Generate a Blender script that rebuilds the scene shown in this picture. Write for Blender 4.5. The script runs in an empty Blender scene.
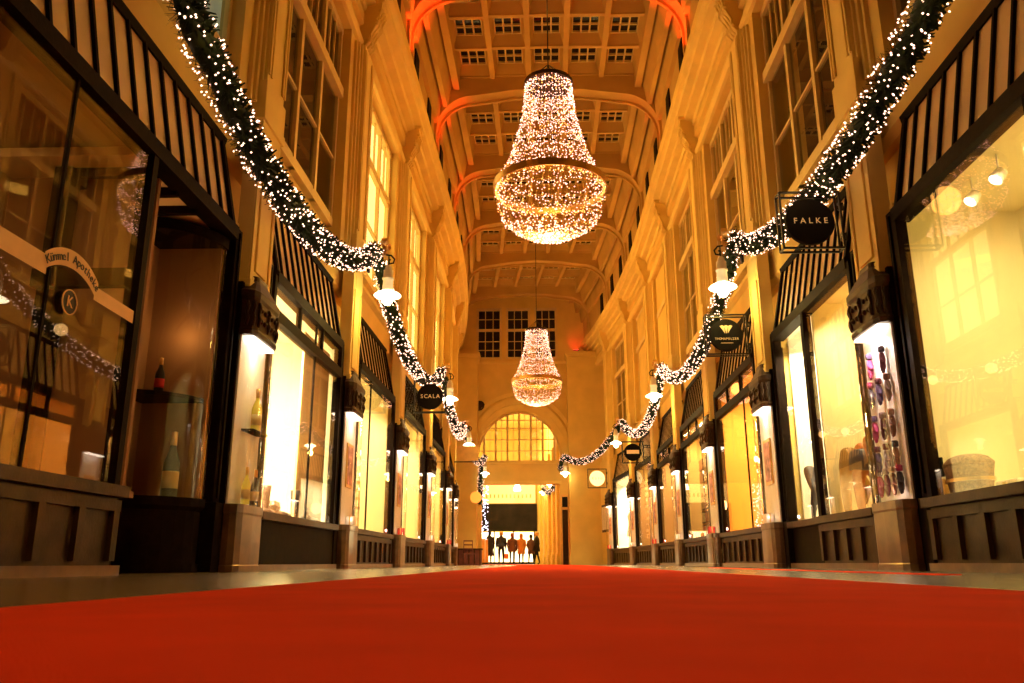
import bpy, bmesh, math, random
from mathutils import Vector, Matrix
PI=math.pi; rnd=random.Random(7)
S=bpy.context.scene; COL=S.collection

# ------------------------------------------------------------------ camera geometry
F=820.0; VP=(533.0,563.0); ROLL=math.radians(.5); CH=.08
d=Vector((VP[0]-512,-(VP[1]-341.5),-F)).normalized()
up=Vector((-math.sin(ROLL),math.cos(ROLL),0)); up=(up-d*up.dot(d)).normalized()
R=Matrix((d.cross(up),d,up))
cam=bpy.data.cameras.new('camera'); co=bpy.data.objects.new('camera',cam); COL.objects.link(co)
co.matrix_world=Matrix.Translation((0,0,CH))@R.to_4x4()
cam.sensor_width=36; cam.lens=F/1024*36; cam.clip_start=.02; cam.clip_end=300
cam.dof.use_dof=True; cam.dof.focus_distance=12; cam.dof.aperture_fstop=9
S.camera=co

# the arcade runs straight, then bends gently to the left
def cx(y): return .38+.018*(y-13.4)-((y-24)**2/180 if y>24 else 0)
def slope(y): return .018-((y-24)/90 if y>24 else 0)
def W(s,u,y,z): return (cx(y)+s*u,y,z)
PL,PR,BAY=8.65,8.4,4.6
def P0(s): return PL if s<0 else PR

# ------------------------------------------------------------------ materials
def mat(name,col,rough=.6,metal=0,var=.12,scale=6,bump=.0,emit=None,es=1,coat=0,bscale=None):
    m=bpy.data.materials.new(name); m.use_nodes=True; n=m.node_tree.nodes; l=m.node_tree.links
    b=n['Principled BSDF']; b.inputs['Roughness'].default_value=rough; b.inputs['Metallic'].default_value=metal
    if coat: b.inputs['Coat Weight'].default_value=coat; b.inputs['Coat Roughness'].default_value=.1
    tc=n.new('ShaderNodeTexCoord')
    if var>0:
        t=n.new('ShaderNodeTexNoise'); t.inputs['Scale'].default_value=scale; t.inputs['Detail'].default_value=4
        l.new(tc.outputs['Object'],t.inputs['Vector'])
        r=n.new('ShaderNodeValToRGB'); l.new(t.outputs['Fac'],r.inputs['Fac'])
        r.color_ramp.elements[0].position=.3; r.color_ramp.elements[1].position=.7
        r.color_ramp.elements[0].color=tuple(c*(1-var) for c in col)+(1,); r.color_ramp.elements[1].color=tuple(min(1,c*(1+var)) for c in col)+(1,)
        l.new(r.outputs['Color'],b.inputs['Base Color'])
    else: b.inputs['Base Color'].default_value=col+(1,)
    if bump:
        t2=n.new('ShaderNodeTexNoise'); t2.inputs['Scale'].default_value=bscale or scale*6; l.new(tc.outputs['Object'],t2.inputs['Vector'])
        bp=n.new('ShaderNodeBump'); bp.inputs['Strength'].default_value=bump; bp.inputs['Distance'].default_value=.01
        l.new(t2.outputs['Fac'],bp.inputs['Height']); l.new(bp.outputs['Normal'],b.inputs['Normal'])
    if emit:
        b.inputs['Emission Color'].default_value=emit+(1,); b.inputs['Emission Strength'].default_value=es
        if es and name.startswith('tiny'): m.cycles.emission_sampling='NONE'
    return m
SPEC=lambda k,v: setattr(M[k].node_tree.nodes['Principled BSDF'].inputs['Specular IOR Level'],'default_value',v)
def glassmat(name,tint=(1,1,1),ior=1.5,boost=1.0):
    m=bpy.data.materials.new(name); m.use_nodes=True; n=m.node_tree.nodes; l=m.node_tree.links
    for x in list(n):
        if x.type=='BSDF_PRINCIPLED': n.remove(x)
    o=n['Material Output']; t=n.new('ShaderNodeBsdfTransparent'); t.inputs[0].default_value=tint+(1,)
    g=n.new('ShaderNodeBsdfGlossy'); g.inputs['Roughness'].default_value=.0
    f=n.new('ShaderNodeLayerWeight'); f.inputs[0].default_value=.5
    pw=n.new('ShaderNodeMath'); pw.operation='POWER'; pw.inputs[1].default_value=4.2; l.new(f.outputs['Facing'],pw.inputs[0])
    mm=n.new('ShaderNodeMath'); mm.operation='MULTIPLY_ADD'; mm.inputs[1].default_value=.55*boost; mm.inputs[2].default_value=.045*boost; mm.use_clamp=True; l.new(pw.outputs[0],mm.inputs[0])
    mx=n.new('ShaderNodeMixShader'); l.new(mm.outputs[0],mx.inputs[0]); l.new(t.outputs[0],mx.inputs[1]); l.new(g.outputs[0],mx.inputs[2]); l.new(mx.outputs[0],o.inputs[0])
    return m
M={}
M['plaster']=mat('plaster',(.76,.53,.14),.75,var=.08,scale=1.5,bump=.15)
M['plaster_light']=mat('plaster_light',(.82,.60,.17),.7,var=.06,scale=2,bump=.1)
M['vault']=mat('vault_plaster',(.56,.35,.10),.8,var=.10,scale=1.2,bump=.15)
M['darkwood']=mat('dark_wood',(.009,.004,.002),.6,var=.35,scale=9,bump=.15)
M['brown']=mat('brown_wood',(.045,.021,.009),.45,var=.3,scale=7,bump=.15,coat=.1)
M['marble']=mat('brown_marble',(.11,.05,.02),.28,var=.45,scale=5,bump=.05,coat=.3)
M['iron']=mat('black_iron',(.012,.010,.009),.4,metal=.4,var=.2,bump=.1)
M['glass']=glassmat('shop_glass',boost=1.0)
M['glass_dark']=glassmat('upper_glass',(.6,.6,.6),boost=1.3)
M['frame']=mat('cream_frame',(.72,.54,.20),.5,var=.06)
M['black']=mat('black_enamel',(.007,.005,.005),.7,var=.1)
M['gold']=mat('gold_paint',(.80,.50,.15),.35,metal=.6,var=.1)
M['brass']=mat('brass',(.55,.34,.10),.3,metal=.9,var=.15)
M['cream']=mat('cream_enamel',(.80,.72,.50),.4,var=.04)
M['needle']=mat('fir_needles',(.020,.034,.012),.6,var=.4,scale=20)
M['panel']=mat('canopy_glazing',(.70,.48,.20),.45,var=.10,scale=2)
M['room_dark']=mat('dark_room',(.10,.05,.02),.7,var=.2)
M['white']=mat('white_paint',(.85,.82,.75),.5,var=.03)
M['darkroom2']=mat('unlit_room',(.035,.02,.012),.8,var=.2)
M['bulb']=mat('tiny_bulb',(1,.9,.8),.5,var=0,emit=(1.0,.58,.40),es=4.2)
M['bulbp']=mat('tiny_bulb_pink',(1,.8,.7),.5,var=0,emit=(1.0,.56,.46),es=3.2)
M['bulb2']=mat('tiny_bulb_gold',(1,.7,.3),.5,var=0,emit=(1.0,.45,.10),es=2.6)
M['lampglow']=mat('lamp_glow',(1,1,.9),.5,var=0,emit=(1,.86,.55),es=9)
M['tube']=mat('case_light',(1,1,1),.5,var=0,emit=(1,.82,.62),es=6)
M['spotglow']=mat('spotlight_glow',(1,1,1),.5,var=0,emit=(1,.95,.85),es=8)
M['red']=mat('red_cloth',(.55,.02,.02),.8,var=.2)
def carpet():
    m=mat('red_carpet',(.93,.040,.004),.95,var=.13,scale=3,bump=.6,bscale=420)
    m.node_tree.nodes['Principled BSDF'].inputs['Sheen Weight'].default_value=.25
    m.node_tree.nodes['Principled BSDF'].inputs['Sheen Tint'].default_value=(1,.2,.05,1)
    m.node_tree.nodes['Principled BSDF'].inputs['Specular IOR Level'].default_value=.1
    return m
M['carpet']=carpet()
for k_,v_ in (('darkwood',.04),('brown',.12),('black',.15),('needle',.2),('plaster',.2),('plaster_light',.25),('vault',.2),('frame',.25)): SPEC(k_,v_)
M['stone']=mat('polished_stone',(.20,.15,.085),.22,var=.3,scale=1.7,bump=.03)

# ------------------------------------------------------------------ mesh helpers
class MB:
    def __init__(s): s.v=[]; s.f=[]; s.sm=[]
    def add(s,vs,fs,sm=False):
        o=len(s.v); s.v+=[tuple(p) for p in vs]; s.f+=[tuple(i+o for i in f) for f in fs]; s.sm+=[sm]*len(fs); return s
    def box(s,x0,x1,y0,y1,z0,z1):
        return s.add([(x0,y0,z0),(x1,y0,z0),(x1,y1,z0),(x0,y1,z0),(x0,y0,z1),(x1,y0,z1),(x1,y1,z1),(x0,y1,z1)],
            [(0,3,2,1),(4,5,6,7),(0,1,5,4),(1,2,6,5),(2,3,7,6),(3,0,4,7)])
    def bar(s,a,b,w,h=None):
        a=Vector(a); b=Vector(b); h=h or w; t=(b-a).normalized(); r=Vector((0,0,1)) if abs(t.z)<.9 else Vector((1,0,0))
        p=t.cross(r).normalized()*w/2; q=t.cross(p).normalized()*h/2
        vs=[a-p-q,a+p-q,a+p+q,a-p+q,b-p-q,b+p-q,b+p+q,b-p+q]
        return s.add(vs,[(0,1,2,3),(7,6,5,4),(0,4,5,1),(1,5,6,2),(2,6,7,3),(3,7,4,0)])
    def prism(s,pts,y0,y1):     # profile in (x,z) swept along y
        n=len(pts); vs=[(p[0],y0,p[1]) for p in pts]+[(p[0],y1,p[1]) for p in pts]
        return s.add(vs,[tuple(range(n)),tuple(range(2*n-1,n-1,-1))]+[(i,(i+1)%n,n+(i+1)%n,n+i) for i in range(n)])
    def sweep(s,pts,ys,close=True):   # profile in (u,z) along a list of y (the wall mapping comes later)
        n=len(pts); vs=[(p[0],y,p[1]) for y in ys for p in pts]; fs=[]
        for k in range(len(ys)-1):
            for i in range(n if close else n-1): j=(i+1)%n; fs.append((k*n+i,k*n+j,(k+1)*n+j,(k+1)*n+i))
        if close: fs+=[tuple(range(n)),tuple((len(ys)-1)*n+i for i in range(n-1,-1,-1))]
        return s.add(vs,fs)
    def tube(s,pts,r,seg=6,cap=True,sm=True):
        pts=[Vector(p) for p in pts]; n=len(pts); rs=r if isinstance(r,(list,tuple)) else [r]*n
        vs=[]; prev=None
        for i,p in enumerate(pts):
            t=(pts[min(i+1,n-1)]-pts[max(i-1,0)]).normalized()
            if prev is None: a=t.orthogonal().normalized()
            else: a=(prev-t*prev.dot(t)); a=a.normalized() if a.length>1e-6 else t.orthogonal().normalized()
            prev=a; b=t.cross(a)
            for k in range(seg): th=2*PI*k/seg; vs.append(p+(a*math.cos(th)+b*math.sin(th))*rs[i])
        fs=[(i*seg+k,i*seg+(k+1)%seg,(i+1)*seg+(k+1)%seg,(i+1)*seg+k) for i in range(n-1) for k in range(seg)]
        if cap: fs+=[tuple(range(seg-1,-1,-1)),tuple((n-1)*seg+k for k in range(seg))]
        return s.add(vs,fs,sm)
    def lathe(s,prof,c=(0,0,0),seg=20,sm=True):    # (r,z)
        n=len(prof); vs=[(c[0]+r*math.cos(2*PI*k/seg),c[1]+r*math.sin(2*PI*k/seg),c[2]+z) for r,z in prof for k in range(seg)]
        fs=[(i*seg+k,i*seg+(k+1)%seg,(i+1)*seg+(k+1)%seg,(i+1)*seg+k) for i in range(n-1) for k in range(seg)]
        fs+=[tuple(range(seg-1,-1,-1)),tuple((n-1)*seg+k for k in range(seg))]
        return s.add(vs,fs,sm)
    def ball(s,c,r,seg=10,sz=1):
        return s.lathe([(max(.001,r*math.sin(PI*i/6)),-r*sz*math.cos(PI*i/6)) for i in range(7)],c,seg)
    def octa(s,c,r):
        x,y,z=c
        return s.add([(x+r,y,z),(x-r,y,z),(x,y+r,z),(x,y-r,z),(x,y,z+r),(x,y,z-r)],[(0,2,4),(2,1,4),(1,3,4),(3,0,4),(2,0,5),(1,2,5),(3,1,5),(0,3,5)],True)
    def loft(s,foot,lv,sm=False,cap=True,base=(0,0)):  # footprint scaled about base at (z,scale) levels
        n=len(foot); vs=[(base[0]+(x-base[0])*sc,base[1]+(y-base[1])*sc,z) for z,sc in lv for x,y in foot]
        fs=[(i*n+k,i*n+(k+1)%n,(i+1)*n+(k+1)%n,(i+1)*n+k) for i in range(len(lv)-1) for k in range(n)]
        if cap: fs+=[tuple(range(n-1,-1,-1)),tuple((len(lv)-1)*n+k for k in range(n))]
        return s.add(vs,fs,sm)
    def mapw(s,side): s.v=[W(side,x,y,z) for x,y,z in s.v]; return s
    def xf(s,mtx): s.v=[tuple(mtx@Vector(p)) for p in s.v]; return s
    def mesh(s,name,m,org=(0,0,0)):
        me=bpy.data.meshes.new(name); me.from_pydata([(x-org[0],y-org[1],z-org[2]) for x,y,z in s.v],[],s.f)
        me.polygons.foreach_set('use_smooth',s.sm)
        if len(s.f)<60000:
            bm=bmesh.new(); bm.from_mesh(me); bmesh.ops.recalc_face_normals(bm,faces=bm.faces); bm.to_mesh(me); bm.free()
        if m: me.materials.append(m)
        return me
def link(name,me,parent=None,loc=(0,0,0)):
    o=bpy.data.objects.new(name,me); COL.objects.link(o); o.location=loc
    if parent: o.parent=parent
    return o
def tag(o,label=None,cat=None,group=None,kind=None):
    if label: o['label']=label
    if cat: o['category']=cat
    if group: o['group']=group
    if kind: o['kind']=kind
    return o
def thing(name,label,cat,loc=(0,0,0),group=None,kind=None,rz=0):
    o=bpy.data.objects.new(name,None); COL.objects.link(o); o.location=loc; o.rotation_euler=(0,0,rz); o.empty_display_size=.1
    return tag(o,label,cat,group,kind)
def wpos(o):
    p=Vector(o.location)
    while o.parent: o=o.parent; p+=Vector(o.location)
    return p
def part(name,mb,m,parent,label=None,bevel=0):      # mb in the parent's frame shifted by its place (no rotation at build time)
    org=wpos(parent); o=link(name,mb.mesh(name,m,org),parent)
    if label: o['label']=label
    if bevel:
        b=o.modifiers.new('bevel','BEVEL'); b.width=bevel; b.segments=2; b.limit_method='ANGLE'
    return o
def lpart(name,mb,m,parent,label=None,bevel=0):     # mb already local to the parent
    o=link(name,mb.mesh(name,m),parent)
    if label: o['label']=label
    if bevel:
        b=o.modifiers.new('bevel','BEVEL'); b.width=bevel; b.segments=2; b.limit_method='ANGLE'
    return o
def single(name,mb,m,label,cat,group=None,kind=None,org=None,bevel=0):
    if org is None: org=(0,0,0)
    o=link(name,mb.mesh(name,m,org),None,org); tag(o,label,cat,group,kind)
    if bevel:
        b=o.modifiers.new('bevel','BEVEL'); b.width=bevel; b.segments=2; b.limit_method='ANGLE'
    return o
def copy_tree(o,parent=None):
    c=o.copy(); COL.objects.link(c); c.parent=parent
    for ch in list(o.children): copy_tree(ch,c)
    return c
def place(o,s,u,y,z=0,extra=0):
    o.location=W(s,u,y,z); o.rotation_euler=(0,0,(0 if s<0 else PI)-math.atan(slope(y))+extra); return o
USED={}
def inst(key,make,s,u,y,z,label,group=None,extra=0):
    if key in USED: o=copy_tree(USED[key])
    else: o=make(); USED[key]=o
    place(o,s,u,y,z,extra); o['label']=label
    if group: o['group']=group
    return o
def text_mb(txt,size,extrude=.002,align='CENTER'):
    c=bpy.data.curves.new('lettering','FONT'); c.body=txt; c.size=size; c.extrude=extrude; c.align_x=align; c.align_y='CENTER'; c.resolution_u=3
    o=bpy.data.objects.new('lettering',c); COL.objects.link(o); dg=bpy.context.evaluated_depsgraph_get(); dg.update()
    me=bpy.data.meshes.new_from_object(o.evaluated_get(dg)); mb=MB(); mb.add([v.co[:] for v in me.vertices],[tuple(p.vertices) for p in me.polygons])
    COL.objects.unlink(o); bpy.data.objects.remove(o); bpy.data.curves.remove(c); bpy.data.meshes.remove(me); return mb
def skin_mb(verts,edges,radii,root,sub=1):
    me=bpy.data.meshes.new('body'); me.from_pydata(verts,edges,[]); o=bpy.data.objects.new('body',me); COL.objects.link(o)
    sk=o.modifiers.new('skin','SKIN'); sk.use_smooth_shade=True
    for i,r in enumerate(radii):
        v=me.skin_vertices[0].data[i]; v.radius=(r if isinstance(r,tuple) else (r,r)); v.use_root=(i==root)
    ss=o.modifiers.new('sub','SUBSURF'); ss.levels=sub; ss.render_levels=sub
    dg=bpy.context.evaluated_depsgraph_get(); dg.update(); m2=bpy.data.meshes.new_from_object(o.evaluated_get(dg))
    mb=MB(); mb.add([v.co[:] for v in m2.vertices],[tuple(p.vertices) for p in m2.polygons],True)
    COL.objects.unlink(o); bpy.data.objects.remove(o); bpy.data.meshes.remove(me); bpy.data.meshes.remove(m2); return mb
def point(name,loc,col,w,r=.05,spec=1):
    l=bpy.data.lights.new(name,'POINT'); l.color=col; l.energy=w; l.shadow_soft_size=r; l.specular_factor=spec
    o=bpy.data.objects.new(name,l); COL.objects.link(o); o.location=loc; return o
def area(name,loc,target,col,w,sx,sy,spread=180):
    l=bpy.data.lights.new(name,'AREA'); l.shape='RECTANGLE'; l.size=sx; l.size_y=sy; l.color=col; l.energy=w; l.spread=math.radians(spread)
    o=bpy.data.objects.new(name,l); COL.objects.link(o); o.location=loc
    o.rotation_euler=(Vector(target)-Vector(loc)).to_track_quat('-Z','Y').to_euler(); return o
def spot(name,loc,target,col,w,ang,r=.05,blend=.6):
    l=bpy.data.lights.new(name,'SPOT'); l.color=col; l.energy=w; l.spot_size=math.radians(ang); l.spot_blend=blend; l.shadow_soft_size=r
    o=bpy.data.objects.new(name,l); COL.objects.link(o); o.location=loc
    o.rotation_euler=(Vector(target)-Vector(loc)).to_track_quat('-Z','Y').to_euler(); return o
SN={-1:'left',1:'right'}
ORD=['first','second','third','fourth','fifth','sixth','seventh','eighth']
CNT={'window':0,'door':0,'trim':0}
def nm(k): CNT[k]+=1; return '%s_%d'%(k,CNT[k])
YS=[-3+i*1.15 for i in range(38)]          # -3 .. 39.5
YS[-1]=39.6
# ------------------------------------------------------------------ floor and carpets
fl=MB(); fl.box(-9,7,-4,60,-.2,0); single('floor',fl,M['stone'],'polished tan stone floor of the arcade','floor',kind='structure')
def strip(c0,c1,y0,y1,n,z):
    mb=MB(); ys=[y0+(y1-y0)*i/n for i in range(n+1)]
    mb.sweep([(c0,.0),(c0+.004,z),(c1-.004,z),(c1,.0)],ys); mb.v=[(x+(cx(y)-cx(2)),y,z2) for x,y,z2 in mb.v]; return mb
single('carpet',strip(-.90,1.24,-2,47,40,.009),M['carpet'],'long red carpet running down the middle of the arcade','carpet')
single('floor_runner',strip(2.46,2.62,5.4,13,8,.006),M['carpet'],'narrow red mat strip by the right shopfronts','mat')

# ------------------------------------------------------------------ walls
def build_wall(s):
    w=MB()
    # fascia with sill, over the shops
    w.sweep([(3.68,4.5),(3.60,4.58),(3.60,4.98),(3.52,5.04),(3.52,5.12),(3.62,5.2),(3.72,5.4),(4.0,5.46),(4.6,5.46),(4.6,3.6),(3.8,3.6),(3.8,4.5)],YS)
    # wall above the windows, up to the vault
    w.sweep([(3.5,9.25),(3.5,9.7),(3.42,9.74),(3.42,9.95),(3.5,10.0),(3.5,10.4),(3.12,10.55),(3.12,13.6),(4.6,13.6),(4.6,9.25)],YS)
    p0=P0(s)
    ks=list(range(-3,7))
    for k in ks:
        y=p0+BAY*k; y0=max(-3,y-.7); y1=min(39.6,y+.7)
        if y1<=y0: continue
        w.box(3.5,3.96,y0,y1,5.2,9.4)                     # pier between the upper windows
        if k!=-1: w.box(3.5,5.3,max(-3,y-.42),min(39.6,y+.42),0,3.7)   # party wall between the shops
    w.box(5.2,5.5,-3,39.6,0,5.5); w.box(4.5,5.4,-3,39.6,3.9,4.3) 
    w.box(4.5,4.7,-3,39.6,5.2,9.5)
    if s>0: w.box(3.5,5.3,p0+BAY*6-.4,39.6,0,4.6)
    else: w.box(3.5,5.3,p0+BAY*6-.4,39.6,0,4.6)
    w.mapw(s)
    single('wall_'+SN[s],w,M['plaster'],'%s wall of the arcade in warm plaster above the shops'%SN[s],'wall',kind='structure')
    # cornice
    c=MB(); c.sweep([(3.5,10.0),(3.40,10.02),(3.38,10.12),(3.22,10.16),(3.20,10.26),(3.05,10.30),(3.03,10.38),(2.95,10.42),(2.92,10.60),(3.0,10.66),(3.5,10.70)],YS)
    c.sweep([(3.5,9.24),(3.44,9.26),(3.40,9.36),(3.46,9.40),(3.46,9.50),(3.5,9.52)],YS)
    c.mapw(s); single(nm('trim'),c,M['plaster_light'],'moulded cornice along the top of the %s wall'%SN[s],'cornice',kind='structure')
for s in (-1,1): build_wall(s)

def pilaster():
    # local frame: +x into the arcade, wall face (u=3.5) at x=0
    r=thing(nm('trim'),'','pilaster',kind='structure')
    sh=MB()
    sh.box(-.02,.17,-.30,.30,4.55,9.2)
    for a,b,x in ((.30,.34,.13),(.34,.40,.09),(.40,.46,.05)):
        sh.box(-.02,x,a,b,5.2,9.2); sh.box(-.02,x,-b,-a,5.2,9.2)
    for a in (-.30,-.22,.18,.26): sh.box(.17,.195,a,a+.04,5.6,9.1)
    sh.box(-.1,.20,-.36,.36,5.0,5.12); sh.box(-.1,.19,-.34,.34,5.12,5.5)
    lpart('shaft',sh,M['plaster_light'],r,bevel=.008)
    lo=MB(); lo.box(-.02,.15,-.32,.32,2.98,5.0)
    lo.box(.15,.172,-.32,-.25,3.05,4.95); lo.box(.15,.172,.25,.32,3.05,4.95); lo.box(.15,.172,-.25,.25,4.87,4.95); lo.box(.15,.172,-.25,.25,3.05,3.12)
    lo.box(.15,.175,-.17,.17,3.2,4.8)
    lo.loft([(0,-.35),(.19,-.35),(.19,.35),(0,.35)],[(2.86,.72),(2.92,.95),(2.98,1.04),(3.05,1.04)],base=(0,0))
    lpart('lower_panel',lo,M['plaster_light'],r,bevel=.006)
    br=MB()   # scrolled console under the cornice
    prof=[(-.02,9.25),(.10,9.27),(.20,9.38),(.19,9.50),(.24,9.62),(.33,9.74),(.31,9.86),(.37,9.98),(.40,10.1),(.40,10.2),(-.02,10.2)]
    br.prism(prof,-.17,.17)
    for y in (-.16,-.05,.05,.16):
        for (x,z,q) in ((.20,9.40,.05),(.32,9.77,.055),(.39,10.03,.045)): br.ball((x,y,z),q,8)
        br.tube([(.11,y,9.28),(.23,y,9.41),(.21,y,9.53),(.28,y,9.68),(.35,y,9.80),(.35,y,9.9),(.41,y,10.05)],.024,6)
    br.box(-.02,.44,-.21,.21,10.18,10.24)
    lpart('console',br,M['plaster_light'],r)
    po=MB(); 
    for q in (-1,1):
        po.box(-.02,.10,q*.52-.08,q*.52+.08,0,3.55); po.box(.10,.12,q*.52-.02,q*.52+.02,.7,3.5); po.box(-.02,.14,q*.52-.09,q*.52+.09,0,.66)
    lpart('shop_post',po,M['darkwood'],r,'dark wooden post beside the display case',bevel=.006)
    ba=MB(); ba.box(-.02,.14,-.42,.42,0,3.0)
    lpart('backing',ba,M['darkwood'],r)
    return r
for s in (-1,1):
    for k in range(0,7):
        y=P0(s)+BAY*k
        if y>37: continue
        n='nearest pilaster beside the frame edge' if k<0 else '%s pilaster from the camera'%ORD[k]
        o=inst('pil',pilaster,s,3.5,y,0,'tall moulded pilaster with scroll console on the %s wall, %s'%(SN[s],n),'pilasters along the arcade walls')
        if k>-1 or s>0: o.name=nm('trim')

# ------------------------------------------------------------------ upper windows
curtain=mat('lit_curtain',(.9,.8,.5),.8,var=.05,scale=1,emit=(1,.66,.20),es=4.0)
mint=mat('pale_blind',(.5,.6,.45),.8,var=.05,emit=(.45,.5,.3),es=.5)
def upper_window(s,k,kind):
    p=P0(s)+BAY*k; a,b=p+.71,p+BAY-.71; u=3.68; mw=.035 if kind!='dark' else .05
    r=thing(nm('window'),'','window',W(s,u,(a+b)/2,5.45),kind='structure')
    f=MB(); z0,z1,zt=5.46,9.24,7.95
    f.box(u-.03,u+.06,a,a+.07,z0,z1); f.box(u-.03,u+.06,b-.07,b,z0,z1); f.box(u-.04,u+.1,a,b,z1-.12,z1); f.box(u-.04,u+.1,a,b,z0,z0+.14)
    f.box(u-(.10 if kind=='dark' else .04),u+.05,a,b,zt-.09,zt+.09)
    m1,m2=a+(b-a)*.34,a+(b-a)*.67
    for m in (m1,m2): f.box(u-mw*.7,u+.05,m-mw,m+mw,z0,z1)
    for q0,q1 in ((a+.09,m1-.06),(m1+.06,m2-.06),(m2+.06,b-.09)):
        f.box(u-.02,u+.06,q0,q1,z0+.14,z0+.2); f.box(u-.015,u+.05,q0,q1,6.66,6.70)
        for t in ((.33,.66) if kind=='dark' else (.5,)): f.box(u-.01,u+.03,q0+(q1-q0)*t-.015,q0+(q1-q0)*t+.015,zt+.09,z1-.12)
    part('window_frame',f.mapw(s),M['frame'],r,bevel=0)
    g=MB().add([(u+.02,a+.08,z0+.1),(u+.02,b-.08,z0+.1),(u+.02,b-.08,z1-.1),(u+.02,a+.08,z1-.1)],[(0,1,2,3)]).mapw(s); part('pane',g,M['glass_dark'],r)
    bk=MB()
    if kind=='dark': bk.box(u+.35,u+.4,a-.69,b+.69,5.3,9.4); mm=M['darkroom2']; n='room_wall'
    else:
        n='curtain'; mm=curtain if kind=='lit' else mint
        ys=[a-.6+(b-a+1.2)*i/60 for i in range(61)]; vs=[(u+.085+.02*math.sin(i*1.3),y,z) for z in (z0,z1) for i,y in enumerate(ys)]
        bk.add(vs,[(i,i+1,62+i,61+i) for i in range(60)],True)
    part(n,bk.mapw(s),mm,r)
    d={'dark':'dark glass','lit':'brightly lit pale curtains','mint':'a pale green blind'}[kind]
    nb='over the big window bay nearest the camera' if k<0 else 'over the %s shop bay past the first display case'%ORD[k]
    r['label']='tall upper window with cream frame and %s on the %s wall, %s'%(d,SN[s],nb)
    return r
for k in range(-1,6): upper_window(-1,k,'mint' if k==-1 else ('dark' if k==0 else 'lit'))
for k in range(-1,6): upper_window(1,k,'dark')
# small attic openings behind the cornice
for s in (-1,1):
    for k in range(0,6):
        for q in (.9,3.4):
            y=P0(s)+BAY*k+q; mb=MB().box(3.06,3.13,y,y+.5,10.7,11.7); mb.mapw(s)
            single(nm('window'),mb,M['darkwood'],'narrow dark attic opening above the %s cornice, %s bay, %s one'%(SN[s],ORD[k],'nearer' if q<2 else 'farther'),'window','attic openings above the cornices',kind='structure')

# ------------------------------------------------------------------ vault
def zc(u): return 13.12-.010*u*u
UR=[-2.5,-1.5,-.5,.5,1.5,2.5]
def arch(Y,k):
    r=MB(); T=.55
    pro=[(-3.14,10.5),(-3.08,11.2)]
    for i in range(9):
        a=PI-(PI/2)*i/8; pro.append((-2.08+1.0*math.cos(a),11.55+1.05*math.sin(a)))
    pro+=[(-1,12.75),(0,12.80)]
    pr=pro+[(-u,z) for u,z in pro[-2::-1]]
    n=len(pr); top=[(u,13.75) for u,z in pr]
    vs=[(u,y,z) for y in (Y,Y+T) for u,z in pr]+[(u,y,13.75) for y in (Y,Y+T) for u,z in pr]
    fs=[]
    for i in range(n-1):
        fs+=[(i,i+1,n+i+1,n+i),(i,2*n+i,2*n+i+1,i+1),(n+i,n+i+1,3*n+i+1,3*n+i)]
    r.add(vs,fs)
    # raised edge beads on the soffit
    for yy in (Y,Y+T-.08):
        vs=[(u*.985,y,z-.06) for y in (yy,yy+.08) for u,z in pr]+[(u,y,z) for y in (yy,yy+.08) for u,z in pr]
        r.add(vs,[(i,i+1,n+i+1,n+i) for i in range(n-1)]+[(i,2*n+i,2*n+i+1,i+1) for i in range(n-1)]+[(n+i,n+i+1,3*n+i+1,3*n+i) for i in range(n-1)])
    r.v=[(cx(y)+u,y,z) for u,y,z in r.v]
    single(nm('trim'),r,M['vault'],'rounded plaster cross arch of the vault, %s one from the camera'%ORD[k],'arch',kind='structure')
AY=[15.6+4.45*i for i in range(-3,6)]
for i,Y in enumerate(AY):
    if i>=2: arch(Y,i-2)
    else:
        arch(Y,i+6)
ce=MB(); win=MB(); pn=MB()
segs=[(AY[i]+.55,AY[i+1]) for i in range(len(AY)-1)]+[(AY[-1]+.55,39.6)]
seat=[]
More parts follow.
